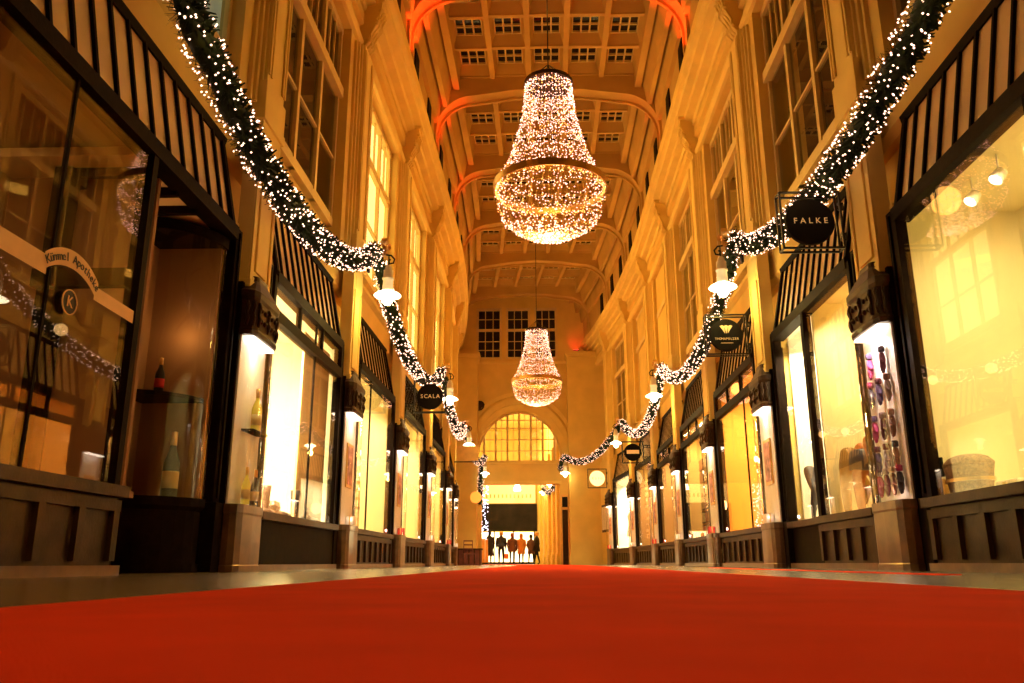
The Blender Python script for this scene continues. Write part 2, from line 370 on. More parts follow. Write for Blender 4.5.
for (a,b) in segs:
    nr=3 if b-a>3 else max(1,int((b-a)/1.3)); w=(b-a)/nr
    ys=[a+w*i for i in range(nr+1)]
    for y in ys:   # cross ribs
        for i in range(5):
            u0,u1=UR[i],UR[i+1]; zz=zc((u0+u1)/2); ce.box(u0,u1,y-.055,y+.055,zz,zz+.5)
    for u in UR:  # long ribs
        ce.box(u-.07,u+.07,a,b,zc(u)-.05,zc(u)+.5)
    for i in range(5):
        for j in range(nr):
            u0,u1=UR[i]+.07,UR[i+1]-.07; y0,y1=ys[j]+.05,ys[j+1]-.05; zz=zc((u0+u1)/2)+.32
            # sloping coffer sides up to a skylight
            c0,c1,e0,e1=u0+.09,u1-.09,y0+.06,y1-.16
            vs=[(u0,y0,zz-.28),(u1,y0,zz-.28),(u1,y1,zz-.28),(u0,y1,zz-.28),(c0,e0,zz),(c1,e0,zz),(c1,e1,zz),(c0,e1,zz)]
            ce.add(vs,[(0,1,5,4),(1,2,6,5),(2,3,7,6),(3,0,4,7)])
            ce.box(u0-.1,u1+.1,y0-.1,y1+.1,zz+.28,zz+.32)
            m=MB(); 
            for t in (0,1/3,2/3,1): 
                x=c0+(c1-c0)*t; m.box(x-.02,x+.02,e0,e1,zz-.03,zz+.03); y=e0+(e1-e0)*t; m.box(c0,c1,y-.02,y+.02,zz-.03,zz+.03)
            seat.append((m,(c0,c1,e0,e1,zz)))
    # coved sides with stepped ribs
    for q in (-1,1):
        cv=[(2.5,13.0),(2.62,12.9),(2.85,12.85),(3.0,12.55),(3.08,12.1),(3.1,11.4),(3.13,10.6)]
        ys2=[a+(b-a)*i/6 for i in range(7)]
        o=len(ce.v); ce.sweep([(q*u,z) for u,z in cv],ys2,close=False)
        for t,uu,zz in ((.0,2.45,12.1),(.0,2.62,11.9)):
            pass
        ce.box(q*2.5-.09,q*2.5+.09,a,b,12.72,13.1)
        ce.prism([(q*2.60,13.0),(q*2.74,12.2),(q*2.86,12.2),(q*2.86,13.0)],a,b)
        ce.prism([(q*2.86,12.9),(q*2.98,11.7),(q*3.1,11.7),(q*3.1,12.9)],a,b)
ce.box(-4.2,4.2,-3,39.6,13.95,14.2)
ce.v=[(cx(y)+u,y,z) for u,y,z in ce.v]
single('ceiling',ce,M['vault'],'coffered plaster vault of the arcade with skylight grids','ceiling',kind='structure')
sky=mat('night_skylight',(.012,.010,.010),.15,var=.2)
k=0
for m,(c0,c1,e0,e1,zz) in seat:
    if e1<11.5: continue
    g=MB().box(c0,c1,e0,e1,zz+.03,zz+.05); 
    for q in (m,g): q.v=[(cx(y)+u,y,z) for u,y,z in q.v]
    r=thing(nm('window'),'small nine-pane skylight set in a vault coffer','skylight',(cx(e0)+c0,e0,zz),'skylights in the vault coffers','structure')
    part('window_frame',m,M['frame'],r); part('pane',g,sky,r); k+=1

# ------------------------------------------------------------------ end wall
YE=39.5; cE=cx(YE)
ew=MB()
OX0,OX1=-2.42,1.30; OZ=3.72; LX,LW,LZ0,LZ1=-.62,2.05,4.78,7.2
def wallrect(x0,x1,z0,z1,t=.5): ew.box(x0,x1,YE,YE+t,z0,z1)
wallrect(-5,OX0,0,LZ0); wallrect(OX1,4.2,0,LZ0); wallrect(OX0,OX1,OZ,LZ0)
# around the lunette
n=24; arc=[(LX-LW*math.cos(PI*i/n),LZ0+(LZ1-LZ0)*math.sin(PI*i/n)) for i in range(n+1)]
for i in range(n):
    (x0,z0),(x1,z1)=arc[i],arc[i+1]
    ew.add([(x0,YE,z0),(x1,YE,z1),(x1,YE,7.6),(x0,YE,7.6),(x0,YE+.5,z0),(x1,YE+.5,z1),(x1,YE+.5,7.6),(x0,YE+.5,7.6)],[(0,1,2,3),(4,5,6,7),(0,1,5,4)])
wallrect(-5,LX-LW,LZ0,7.6); wallrect(LX+LW,4.2,LZ0,7.6)
WX=[(-2.68,-1.52),(-1.20,-.10),(.22,1.25)]; wallrect(-5,4.2,7.6,9.85); wallrect(-5,4.2,12.5,14)
for a,b in ((-5,WX[0][0]),(WX[0][1],WX[1][0]),(WX[1][1],WX[2][0]),(WX[2][1],4.2)): wallrect(a,b,9.85,12.5)
single('wall_back',ew,M['plaster'],'end wall of the arcade with lunette and passage opening','wall',kind='structure')
# mouldings of the lunette
tr=MB()
for (k1,k2,y) in ((1.02,1.14,.10),(1.14,1.26,.16),(1.32,1.40,.06)):
    for i in range(n):
        a0,a1=PI*i/n,PI*(i+1)/n
        q=[(LX-LW*kk*math.cos(a),LZ0+(LZ1-LZ0)*kk*math.sin(a)) for a in (a0,a1) for kk in (k1,k2)]
        tr.add([(q[0][0],YE,q[0][1]),(q[1][0],YE,q[1][1]),(q[3][0],YE,q[3][1]),(q[2][0],YE,q[2][1]),
                (q[0][0],YE-y,q[0][1]),(q[1][0],YE-y,q[1][1]),(q[3][0],YE-y,q[3][1]),(q[2][0],YE-y,q[2][1])],[(4,5,6,7),(0,1,5,4),(2,3,7,6),(0,3,7,4),(1,2,6,5)])
tr.box(-2.5,1.6,YE-.1,YE,LZ0-.12,LZ0); tr.box(-2.45,1.4,YE-.08,YE,OZ,OZ+.14); tr.box(-3,2,YE-.08,YE,9.6,9.72)
single(nm('trim'),tr,M['plaster_light'],'curved moulding around the arched window of the end wall','moulding',kind='structure')
# round plaque and sconce shapes on the end wall
pl=MB().lathe([(.02,0),(.26,0),(.26,.05),(.2,.08),(.15,.05),(.02,.05)],(0,0,0),20); pl.xf(Matrix.Translation((-2.55,YE,7.5))@Matrix.Rotation(PI/2,4,'X'))
single('wall_medallion',pl,M['brown'],'round dark medallion on the end wall left of the arched window','medallion',org=(-2.55,YE,7.5))
# lunette glazing
lr=thing(nm('window'),'large arched lunette window with many panes above the passage opening','window',(LX,YE+.3,LZ0),kind='structure')
lf=MB(); zt=lambda x:LZ0+(LZ1-LZ0)*math.sqrt(max(0,1-((x-LX)/LW)**2))
for i in range(-3,4): x=LX+i*.57; lf.box(x-.05,x+.05,YE+.22,YE+.34,LZ0,zt(x))
for i in range(-3,4):
    x=LX+(i+.5)*.57
    if abs(x-LX)<LW: lf.box(x-.014,x+.014,YE+.26,YE+.3,LZ0,zt(x))
for z in (LZ0+.06,LZ0+.55,LZ0+1.1,LZ0+1.65,LZ0+2.05):
    h=LW*math.sqrt(max(0,1-((z-LZ0)/(LZ1-LZ0))**2)); lf.box(LX-h,LX+h,YE+.25,YE+.31,z-.02,z+.02)
for i in range(n): lf.bar((arc[i][0],YE+.28,arc[i][1]),(arc[i+1][0],YE+.28,arc[i+1][1]),.1)
part('window_frame',lf,M['frame'],lr)
lg=MB(); lg.add([(x,YE+.29,z) for x,z in arc],[tuple(range(n+1))]); part('pane',lg,M['glass'],lr)
for i,(a,b) in enumerate(WX):
    r=thing(nm('window'),'%s of the three dark many-paned windows high on the end wall'%['left','middle','right'][i],'window',(a,YE+.2,9.85),kind='structure')
    f=MB(); f.box(a,b,YE+.1,YE+.3,11.32,11.44)
    for x in (a,b): f.box(x-.05,x+.05,YE-.02,YE+.3,9.85,12.5)
    for z in (9.9,12.45): f.box(a,b,YE-.02,YE+.3,z-.05,z+.05)
    for t in (1/3,2/3): x=a+(b-a)*t; f.box(x-.02,x+.02,YE+.15,YE+.2,9.9,12.45)
    for z in (10.35,10.8,11.95): f.box(a,b,YE+.15,YE+.2,z-.015,z+.015)
    part('window_frame',f,M['frame'],r); part('pane',MB().box(a,b,YE+.2,YE+.22,9.9,12.5),sky,r)
# piers flanking the end wall
for s,x0,x1,lab in ((-1,-4.6,-2.6,'left'),(1,1.72,4.0,'right')):
    p=MB(); p.box(x0,x1,38.5,YE+.02,0,9.7); p.box(x0-.06,x1+.06,38.42,YE,9.7,9.8); p.box(x0-.1,x1+.1,38.36,YE,9.8,9.95); p.box(x0-.03,x1+.03,38.46,YE,0,.4)
    single(nm('trim'),p,M['plaster'],'plain square pier with capped top on the %s of the end wall'%lab,'pier',kind='structure')
r=thing('niche_sconce','small red floodlight standing on top of the right pier','floodlight',(2.2,38.9,9.95))
lpart('housing',MB().box(-.15,.15,-.1,.1,0,.16),M['iron'],r); lpart('lens',MB().box(-.12,.12,-.08,.08,.16,.18),mat('red_lens',(1,.1,.05),.4,var=0,emit=(1,.05,.03),es=6),r)

# ------------------------------------------------------------------ hall beyond
hall=MB(); hall.box(-5.2,-5,YE+.5,58,0,9); hall.box(-5,4,57,57.3,0,9); hall.box(-5,4,YE+.5,58,9,9.3); 
single('wall_hall',hall,M['plaster_light'],'pale walls of the bright hall beyond the arcade opening','wall',kind='structure')
# right wall of the hall with ribs
rw=MB(); A=Vector((1.42,YE+.5,0)); B=Vector((.30,57,0)); t=(B-A).normalized(); nn=Vector((-t.y,t.x,0))
def rbx(d0,d1,w,z0,z1,mb):
    p=A+t*d0; q=A+t*d1; a=nn*w
    vs=[p,q,q+a,p+a]; mb.add([(v.x,v.y,z) for z in (z0,z1) for v in vs],[(0,1,2,3),(4,5,6,7),(0,1,5,4),(1,2,6,5),(2,3,7,6),(3,0,4,7)])
rbx(0,17,-.5,0,9,rw)
for d0 in (1.2,3.6,6.2,9.2,12.5): rbx(d0,d0+.7,.14,0,6,rw); rbx(d0-.1,d0+.8,.2,0,.5,rw)
single('wall_hall_right',rw,M['plaster_light'],'ribbed right wall of the hall beyond the opening','wall',kind='structure')
dr=thing(nm('door'),'dark framed doorway beside the right pier of the end wall','door',(1.5,YE-.03,0),kind='structure')
f=MB(); f.box(1.34,1.40,YE-.1,YE,0,3.2); f.box(1.66,1.71,YE-.1,YE,0,3.2); f.box(1.34,1.71,YE-.1,YE,2.5,2.62); f.box(1.34,1.71,YE-.1,YE,3.1,3.2)
part('door_frame',f,M['gold'],dr); part('door_leaf',MB().box(1.40,1.66,YE-.05,YE-.02,0,2.5),M['brown'],dr); part('fanlight',MB().box(1.40,1.66,YE-.05,YE-.02,2.62,3.1),M['black'],dr)
# far shop: glowing window, dark banner, signboard
glow=mat('lit_shop_window',(1,.95,.8),.6,var=.05,emit=(1,.84,.45),es=3.2)
fs_=thing(nm('window'),'glowing white shop window at the far end of the hall','window',(-1.9,56.9,0),kind='structure')
part('pane',MB().box(-3.9,.1,56.85,56.95,.15,2.1),glow,fs_)
f=MB(); 
for x in (-3.9,-2.6,-1.3,.1): f.box(x-.04,x+.04,56.78,56.9,0,2.2)
f.box(-3.9,.1,56.78,56.9,0,.15); part('window_frame',f,M['brown'],fs_)
bn=MB(); bn.box(-4.2,.3,56.6,56.7,2.15,3.95); single('shop_banner',bn,mat('dark_banner',(.010,.007,.006),.9,var=.8,scale=1.6),'long dark banner board above the far glowing shop window','banner',org=(-1.9,56.65,2.15))
sb=thing('signboard','cream signboard lit from inside above the dark banner in the hall','sign',(-1.9,56.6,4.0))
part('board',MB().box(-4.0,.2,56.55,56.65,4.0,5.3),mat('lit_board',(.9,.7,.35),.6,var=.05,emit=(1,.72,.25),es=.7),sb)
for i in range(14): part('letter_block',MB().box(-3.7+i*.27,-3.6+i*.27,56.52,56.55,4.35,4.6),M['gold'],sb)
pw=MB(); pw.lathe([(.02,.45),(.12,.42),(.22,.2),(.24,0),(.02,-.02)],(-1.0,55,4.7),14); single('globe_lamp',pw,M['lampglow'],'white glowing globe lamp hanging in the far hall','lamp',org=(-1.0,55,4.7))
# light curtain at the left of the opening
lc=thing('light_curtain','bluish white strings of lights hanging at the left of the passage opening','string lights',(-2.5,41,0))
mb=MB(); 
for i in range(6): mb.tube([(-2.55+i*.07,41,5.2),(-2.55+i*.07,41,1.2)],.006,4)
part('wire',mb,M['iron'],lc); mb=MB()
for i in range(150): mb.octa((-2.55+rnd.randrange(6)*.07,41+rnd.uniform(-.05,.05),rnd.uniform(1.2,5.1)),.028)
o=part('bulbs',mb,mat('tiny_bulb_cool',(1,1,1),.5,var=0,emit=(.75,.75,1.0),es=7),lc); o['kind']='stuff'

# ------------------------------------------------------------------ shopfronts
def room_mat(name,c,e=0,ec=None): return mat(name,c,.75,var=.05,scale=1.5,emit=(ec or c) if e else None,es=e)
def canopy(s,k,dark=False):
    p=P0(s)+BAY*k; a,b=p+.72-(1.9 if k<0 else 0),p+BAY-.68
    r=thing('striped_canopy','','canopy',W(s,3.5,(a+b)/2,3.5))
    f=MB(); f.sweep([(3.36,3.38),(3.36,3.52),(3.44,3.58),(3.54,3.56),(3.54,3.38)],[a-.03,b+.03]); f.sweep([(3.60,4.48),(3.58,4.56),(3.68,4.58),(3.72,4.48)],[a-.03,b+.03])
    for y in (a,b-.07): f.add([(u,yy,z) for yy in (y,y+.07) for u,z in ((3.38,3.5),(3.44,3.56),(3.66,4.54),(3.60,4.54))],[(0,1,2,3),(4,5,6,7),(0,1,5,4),(1,2,6,5),(2,3,7,6),(3,0,4,7)])
    part('canopy_frame',f.mapw(s),M['darkwood'],r)
    g=MB().add([(u,yy,z) for yy in (a+.03,b-.03) for u,z in ((3.43,3.5),(3.63,4.52),(3.66,4.52),(3.46,3.5))],[(0,1,2,3),(4,5,6,7),(0,1,5,4),(1,2,6,5),(2,3,7,6),(3,0,4,7)])
    part('glazing',g.mapw(s),M['panel'],r)
    for i in range(1,11 if k>=0 else 17):
        y=a+(b-a)*i/(11 if k>=0 else 17)
        ba=MB().add([(u,yy,z) for yy in (y-.018,y+.018) for u,z in ((3.40,3.5),(3.60,4.52),(3.64,4.52),(3.44,3.5))],[(0,1,2,3),(4,5,6,7),(0,1,5,4),(1,2,6,5),(2,3,7,6),(3,0,4,7)])
        part('bar',ba.mapw(s),M['darkwood'],r)
    nb='over the big window nearest the camera' if k<0 else 'over the %s bay'%ORD[k]
    r['label']='striped sloping canopy on the %s side, %s'%(SN[s],nb)
def front(s,k,y0,y1,label,u=3.4,mull=(),transom=None,slats=True,glass=True,name=None,riser='brown',ztop=3.4):
    r=thing(nm('window'),label,'shop window',W(s,u,(y0+y1)/2,0),kind='structure')
    f=MB(); f.box(u-.03,u+.08,y0-.05,y0+.03,.6,ztop+.05); f.box(u-.03,u+.08,y1-.03,y1+.05,.6,ztop+.05)
    for m in mull: f.box(u-.008,u+.02,m-.012,m+.012,.6,ztop)
    if transom: f.box(u-.04,u+.08,y0,y1,transom-.07,transom+.07)
    if transom:
        for q in (1/3,2/3): f.box(u-.02,u+.05,y0+(y1-y0)*q-.025,y0+(y1-y0)*q+.025,transom,ztop)
    part('window_frame',f.mapw(s),M['darkwood'],r)
    b=MB(); b.box(u-.02,u+.15,y0-.05,y1+.05,.06,.58)
    if slats:
        nsl=max(2,int((y1-y0)/.42))
        for i in range(nsl+1): y=y0+(y1-y0)*i/nsl; b.box(u-.06,u-.02,y-.04,y+.04,.10,.52)
        b.box(u-.06,u-.02,y0-.05,y1+.05,.46,.54)
    part('stall_riser',b.mapw(s),M[riser],r)
    part('sill',MB().box(u-.10,u+.14,y0-.07,y1+.07,.56,.645).mapw(s),M['brown'],r)
    part('kick_plate',MB().box(u-.09,u+.05,y0-.07,y1+.07,0,.07).mapw(s),M['marble'],r)
    if glass: part('pane',MB().box(u,u+.008,y0,y1,.64,ztop).mapw(s),M['glass'],r)
    return r
def room(s,y0,y1,m,label,u0=3.56,u1=5.0,z0=.64,z1=3.55):
    w=MB(); w.box(u1,u1+.05,y0,y1,z0,z1); w.box(u0,u1,y0-.05,y0,z0,z1); w.box(u0,u1,y1,y1+.05,z0,z1); w.box(u0-.1,u1,y0,y1,z0-.05,z0); w.box(u0,u1,y0,y1,z1,z1+.05)
    w.mapw(s); return single('wall_display_'+SN[s],w,m,label,'display interior',kind='structure')
def rlight(s,y,w,col,sx=2.4,u=3.62,z=3.25,tu=4.9): area('shop_light',W(s,u,y,z),W(s,tu,y,1.2),col,w,sx,.22,170)
WARM=(1,.56,.18); YEL=(1,.80,.42)
rm={'cream':room_mat('cream_interior',(.82,.72,.44)),'white':room_mat('white_interior',(.92,.86,.7)),'orange':room_mat('orange_interior',(.75,.42,.12)),'brownr':room_mat('brown_interior',(.30,.15,.06)),'beige':room_mat('beige_interior',(.75,.58,.32))}
for s in (-1,1):
    for k in range(-1,6): canopy(s,k)
# left bays
p=PL-BAY
front(-1,-1,2.9,6.15,'large shop window on the left with the apothecary sign on its glass',mull=(5.02,),ztop=3.4)
room(-1,2.7,6.6,rm['brownr'],'dim brown interior behind the apothecary window',u1=4.9)
rlight(-1,4.8,16,WARM,2)
front(-1,0,PL+.66,PL+3.94,'bright white shop window with boots on the left, first bay',mull=(PL+2.55,),transom=2.98,slats=False,riser='darkwood')
room(-1,PL+.45,PL+4.15,rm['white'],'white interior of the boot shop on the left'); rlight(-1,PL+1.55,480,(1,.84,.46),1.5); point('shop_fill',W(-1,4.3,PL+1.6,2.0),(1,.86,.5),70,.2)  # the point is an added fill that whitens the shop interior
front(-1,1,PL+BAY+.66,PL+BAY+3.94,'pale shop window with clothes on the left, second bay',mull=(PL+BAY+1.7,))
room(-1,PL+BAY+.45,PL+BAY+4.15,rm['cream'],'cream interior of the clothes shop on the left'); rlight(-1,PL+BAY+2.3,230,YEL,2.6)
front(-1,2,PL+2*BAY+.66,PL+2*BAY+3.94,'pale yellow shop window on the left, third bay')
room(-1,PL+2*BAY+.45,PL+2*BAY+4.15,rm['cream'],'yellow interior of the third shop on the left'); rlight(-1,PL+2*BAY+2.3,230,YEL,2.6)
for k in (3,4,5):
    front(-1,k,PL+k*BAY+.66,PL+k*BAY+3.94,'narrow-looking shop window far down the left side, %s bay'%ORD[k])
    room(-1,PL+k*BAY+.45,PL+k*BAY+4.15,rm['beige'],'beige interior of the %s shop on the left'%ORD[k]); rlight(-1,PL+k*BAY+2.3,240,YEL,2.6)
# entrance recess on the near left
dr=thing(nm('door'),'dark panelled shop door recessed beside the apothecary window','door',W(-1,4.3,6.9,0),kind='structure')
f=MB(); f.box(4.2,4.35,6.35,6.5,0,3.4); f.box(4.2,4.35,7.2,7.35,0,3.4); f.box(4.2,4.35,6.35,7.35,2.3,2.45); f.box(4.2,4.35,6.35,7.35,3.3,3.4); f.box(3.42,4.3,6.18,6.26,2.25,2.40); f.box(3.42,3.5,6.15,6.25,0,3.4)
part('door_frame',f.mapw(-1),M['darkwood'],dr)
lf=MB(); lf.box(4.25,4.3,6.5,6.62,0,2.3); lf.box(4.25,4.3,7.08,7.2,0,2.3); lf.box(4.25,4.3,6.5,7.2,0,.7); lf.box(4.25,4.3,6.5,7.2,2.18,2.3); part('door_leaf',lf.mapw(-1),M['darkwood'],dr)
part('pane',MB().box(4.27,4.28,6.6,7.1,.7,3.3).mapw(-1),M['glass'],dr)
part('side_pane',MB().add([(3.42,6.2,.6),(4.25,6.4,.6),(4.25,6.4,3.35),(3.42,6.2,3.35)],[(0,1,2,3)]).mapw(-1),M['glass'],dr)
part('side_panel',MB().box(3.42,4.25,6.2,6.3,0,.62).mapw(-1),M['darkwood'],dr)
single('wall_recess_left',MB().box(4.9,4.95,6.0,8.3,0,3.55).box(3.5,4.95,6.2,8.3,3.42,3.5).mapw(-1),rm['beige'],'warm wall seen through the recessed shop door on the left','wall',kind='structure')
point('recess_light',W(-1,4.6,6.9,2.6),WARM,14,.1)
bm_=MB()
for y in (6.45,6.85,7.25): bm_.box(3.5,4.3,y-.03,y+.03,3.34,3.42)
single(nm('trim'),bm_.mapw(-1),M['darkwood'],'dark ribs on the soffit over the recessed door on the left','soffit ribs',kind='structure')
cc=thing('curved_showcase','dark showcase with curved glass beside the recessed door on the left','showcase',W(-1,3.8,7.7,0))
arc2=[(4.2-.0,7.30)]+[(3.5+.68*math.cos(a)*1.0+.0,7.98-.62*math.sin(a)) for a in [PI*.12+PI*.38*i/8 for i in range(9)]]
arc2=[(3.46+.72*math.cos(a),7.98-.64*math.sin(a)) for a in [PI/2*i/9 for i in range(10)]][::-1]
arc2=[(3.46+.74-.74*math.sin(a),7.98-.66*math.cos(a)) for a in [PI/2*i/9 for i in range(10)]]
g=MB(); n2=len(arc2); g.add([(u,y,z) for z in (.68,3.3) for u,y in arc2],[(i,i+1,n2+i+1,n2+i) for i in range(n2-1)],True); part('curved_glass',g.mapw(-1),M['glass'],cc)
foot=arc2+[(4.2,7.98)]
part('base',MB().loft(foot,[(0,1),(.08,1),(.08,.97),(.56,.97),(.6,1.02),(.68,1.02)],base=(4.2,7.98)).mapw(-1),M['darkwood'],cc)
part('header',MB().loft(foot,[(3.26,1.02),(3.37,1.02)],base=(4.2,7.98)).mapw(-1),M['darkwood'],cc)
part('back_panel',MB().box(4.16,4.2,7.32,7.98,.68,3.3).box(3.5,4.2,7.94,7.98,.68,3.3).mapw(-1),rm['brownr'],cc)
part('shelf',MB().loft(foot,[(1.62,.9),(1.66,.9)],base=(4.2,7.98)).mapw(-1),M['darkwood'],cc)
point('showcase_light',W(-1,3.75,7.75,2.3),WARM,3,.12)
# right bays
p=PR-BAY
front(1,-1,2.7,PR-.68,'large cream shop window nearest the camera on the right',mull=(5.45,),ztop=3.4)
room(1,2.5,PR-.5,rm['cream'],'cream yellow interior of the nearest shop on the right',u1=4.7); rlight(1,5.4,120,(1,.82,.38),3.4)
front(1,0,PR+.66,10.85,'shop window with display legs on the right, first bay')
room(1,PR+.45,10.98,rm['cream'],'yellow interior of the hosiery shop on the right',u1=4.9); rlight(1,PR+1.4,75,YEL,1.8)
front(1,0,11.1,12.44,'setback white showcase with one dark stocking leg on the right',u=3.46,slats=False,riser='darkwood',ztop=3.25)
room(1,11.08,12.5,rm['white'],'bright white lining of the stocking showcase on the right',u0=3.66,u1=4.4); rlight(1,11.8,110,(1,.88,.55),1.0,u=3.7,tu=4.2)
front(1,1,PR+BAY+.66,PR+BAY+3.94,'orange lit shop window with a crystal lamp on the right, second bay',mull=(PR+BAY+1.6,),transom=3.0)
room(1,PR+BAY+.45,PR+BAY+4.15,rm['orange'],'orange interior of the second shop on the right'); rlight(1,PR+BAY+2.3,260,WARM,2.6)
front(1,2,PR+2*BAY+.66,PR+2*BAY+3.94,'shop window with a wall of small pictures on the right, third bay',transom=3.0)
room(1,PR+2*BAY+.45,PR+2*BAY+4.15,rm['orange'],'warm interior of the picture shop on the right',u1=3.95); rlight(1,PR+2*BAY+2.3,230,YEL,2.6,u=3.52,tu=3.8)
front(1,3,PR+3*BAY+.66,PR+3*BAY+3.94,'dim warm shop window on the right, fourth bay',transom=3.0)
room(1,PR+3*BAY+.45,PR+3*BAY+4.15,rm['brownr'],'brown interior of the fourth shop on the right'); rlight(1,PR+3*BAY+2.3,300,YEL,2.6)
front(1,4,PR+4*BAY+.66,PR+4*BAY+3.94,'dark shop window with vertical lettering on the right, fifth bay')
room(1,PR+4*BAY+.45,PR+4*BAY+4.15,rm['brownr'],'brown interior of the fifth shop on the right'); rlight(1,PR+4*BAY+2.3,300,YEL,2.6)
front(1,5,PR+5*BAY+.66,PR+5*BAY+3.94,'glaring white shop window on the right, sixth bay')
room(1,PR+5*BAY+.45,PR+5*BAY+4.15,rm['white'],'white interior of the last shop on the right',u1=4.2); rlight(1,PR+5*BAY+2.3,500,(1,.9,.55),2.8)
point('shop_fill',W(1,3.9,PR+5*BAY+2.3,1.2),(1,.85,.5),60,.2)

# ------------------------------------------------------------------ display cases on the pilasters
def dcase():
    r=thing('display_case','','display case',group=None)
    fp=[(0,-.40),(.06,-.40),(.12,-.37),(.15,-.28),(.155,0),(.15,.28),(.12,.37),(.06,.40),(0,.40)]
    lpart('plinth',MB().loft(fp,[(0,1.04),(.06,1.04),(.07,1),(.56,1),(.58,1.04),(.66,1.04)]),M['marble'],r,'brown marble plinth')
    lpart('glass',MB().add([(x,y,z) for z in (.66,2.42) for x,y in fp],[(i,i+1,len(fp)+i+1,len(fp)+i) for i in range(len(fp)-1)],True),M['glass'],r)
    lpart('back_board',MB().box(.0,.02,-.38,.38,.66,2.42),M['white'],r)
    c=lpart('canopy',MB().loft(fp,[(2.42,1.02),(2.47,1.08),(2.50,1.0),(2.80,1.0),(2.84,1.1),(2.90,1.12),(2.93,1.0),(3.02,.72),(3.08,.5),(3.14,.45)]),M['brown'],r,'dark carved wooden canopy')
    cv=MB()
    for i in range(9):
        x,y=fp[i]; 
        if x>0: cv.tube([(x+.0,y,2.52),(x+.02,y*1.02,2.6),(x+.0,y,2.66),(x+.02,y*1.02,2.74),(x,y,2.79)],.018,5)
    for y in (-.22,-.11,0,.11,.22): cv.ball((.155,y,2.6),.03,8); cv.ball((.155,y,2.72),.026,8)
    lpart('carving',cv,M['brown'],c)
    lpart('light_strip',MB().box(.03,.13,-.33,.33,2.39,2.415),M['tube'],r)
    return r
for s in (-1,1):
    for k in range(-1,7):
        y=P0(s)+BAY*k
        if y>37 or (k<0): continue
        o=inst('case',dcase,s,3.36,y,0,'lit glass display case with dark carved canopy, %s along the %s wall'%('nearest' if k==0 else ORD[k],SN[s]),'display cases on the pilasters')
        pw=9 if k else (34 if s>0 else 10)
        area('case_light',W(s,3.27,y,2.38),W(s,3.30,y,0),(1,.72,.55) if k else ((1,.80,.75) if s>0 else YEL),pw*.8,.1,.6,150)
        point('case_floor_light',W(s,3.25,y-.1,.75),(1,.7,.55),.7,.03)

# ------------------------------------------------------------------ street lamps, bows
def lamp():
    r=thing('wall_lantern','','lamp')      # origin at the top hook, out = +x ; hangs .45 from the pilaster
    a=MB(); a.tube([(-.34,0,.10),(-.1,0,.12),(.04,0,.10),(.10,0,.03),(.08,0,-.04),(.02,0,-.05),(.0,0,.0),(.03,0,.03)],.016,6)
    a.tube([(-.34,0,-.10),(-.22,0,-.04),(-.16,0,.04),(-.20,0,.10),(-.26,0,.08),(-.24,0,.03)],.014,6); a.tube([(0,0,.11),(0,0,-.10)],.012,6); a.box(-.37,-.33,-.05,.05,-.2,.2)
    lpart('bracket',a,M['iron'],r)
    lpart('housing',MB().lathe([(.02,-.08),(.05,-.10),(.065,-.16),(.085,-.18),(.085,-.30),(.10,-.31),(.10,-.34),(.085,-.35),(.095,-.52),(.11,-.56),(.02,-.57)],seg=16),M['cream'],r)
    lpart('shade',MB().lathe([(.08,-.54),(.20,-.60),(.23,-.63),(.225,-.64),(.08,-.62)],seg=24),M['lampglow'],r,'white glowing shade')
    lpart('bulb',MB().lathe([(.09,-.62),(.11,-.67),(.09,-.74),(.05,-.79),(.01,-.80)],seg=16),M['lampglow'],r)
    return r
def bow():
    r=thing('ribbon_bow','','bow')
    for q in (-1,1):
        m=MB(); pts=[(.0,0,0),(.02,q*.08,.09),(.03,q*.17,.10),(.02,q*.19,.02),(.0,q*.10,-.02),(0,0,0)]
        vs=[(x+dx,y,z) for dx in (-.05,.05) for x,y,z in pts]; m.add(vs,[(i,i+1,7+i,6+i) for i in range(5)],True); lpart('loop',m,M['gold'],r)
        m=MB(); m.add([(-.04,0,0),(.04,0,0),(.05,q*.10,-.20),(-.03,q*.12,-.21)],[(0,1,2,3)]); lpart('tail',m,M['gold'],r)
    lpart('knot',MB().ball((.01,0,.01),.05),M['gold'],r)
    return r
for s in (-1,1):
    for k in (1,3,5):
        y=P0(s)+BAY*k
        w=['nearest','middle','farthest'][(k-1)//2]
        inst('lamp',lamp,s,2.82,y,5.12,'%s cream wall lantern with glowing white shade on the %s side'%(w,SN[s]),'wall lanterns along the arcade')
        inst('bow',bow,s,2.9,y,5.38,'gold ribbon bow above the %s lantern on the %s side'%(w,SN[s]),'gold bows on the garland')
        point('lantern_light',W(s,2.80,y,4.22),(1,.74,.16),24,.1)
for s,x in ((-1,-2.2),(1,1.52)):
    o=copy_tree(USED['lamp']); o.location=(x,38.2,4.70); o.rotation_euler=(0,0,PI/2*-1); o['label']='cream wall lantern on the %s pier of the end wall'%SN[s]; point('lantern_light',(x,38.1,3.85),(1,.76,.22),8,.1)
for i,(x,y) in enumerate(((1.05,44),(.72,49))):
    o=copy_tree(USED['lamp']); o.location=(x-.1,y,4.72); o.rotation_euler=(0,0,PI); o['label']='small wall lantern on the right wall of the far hall, %s one'%['nearer','farther'][i]

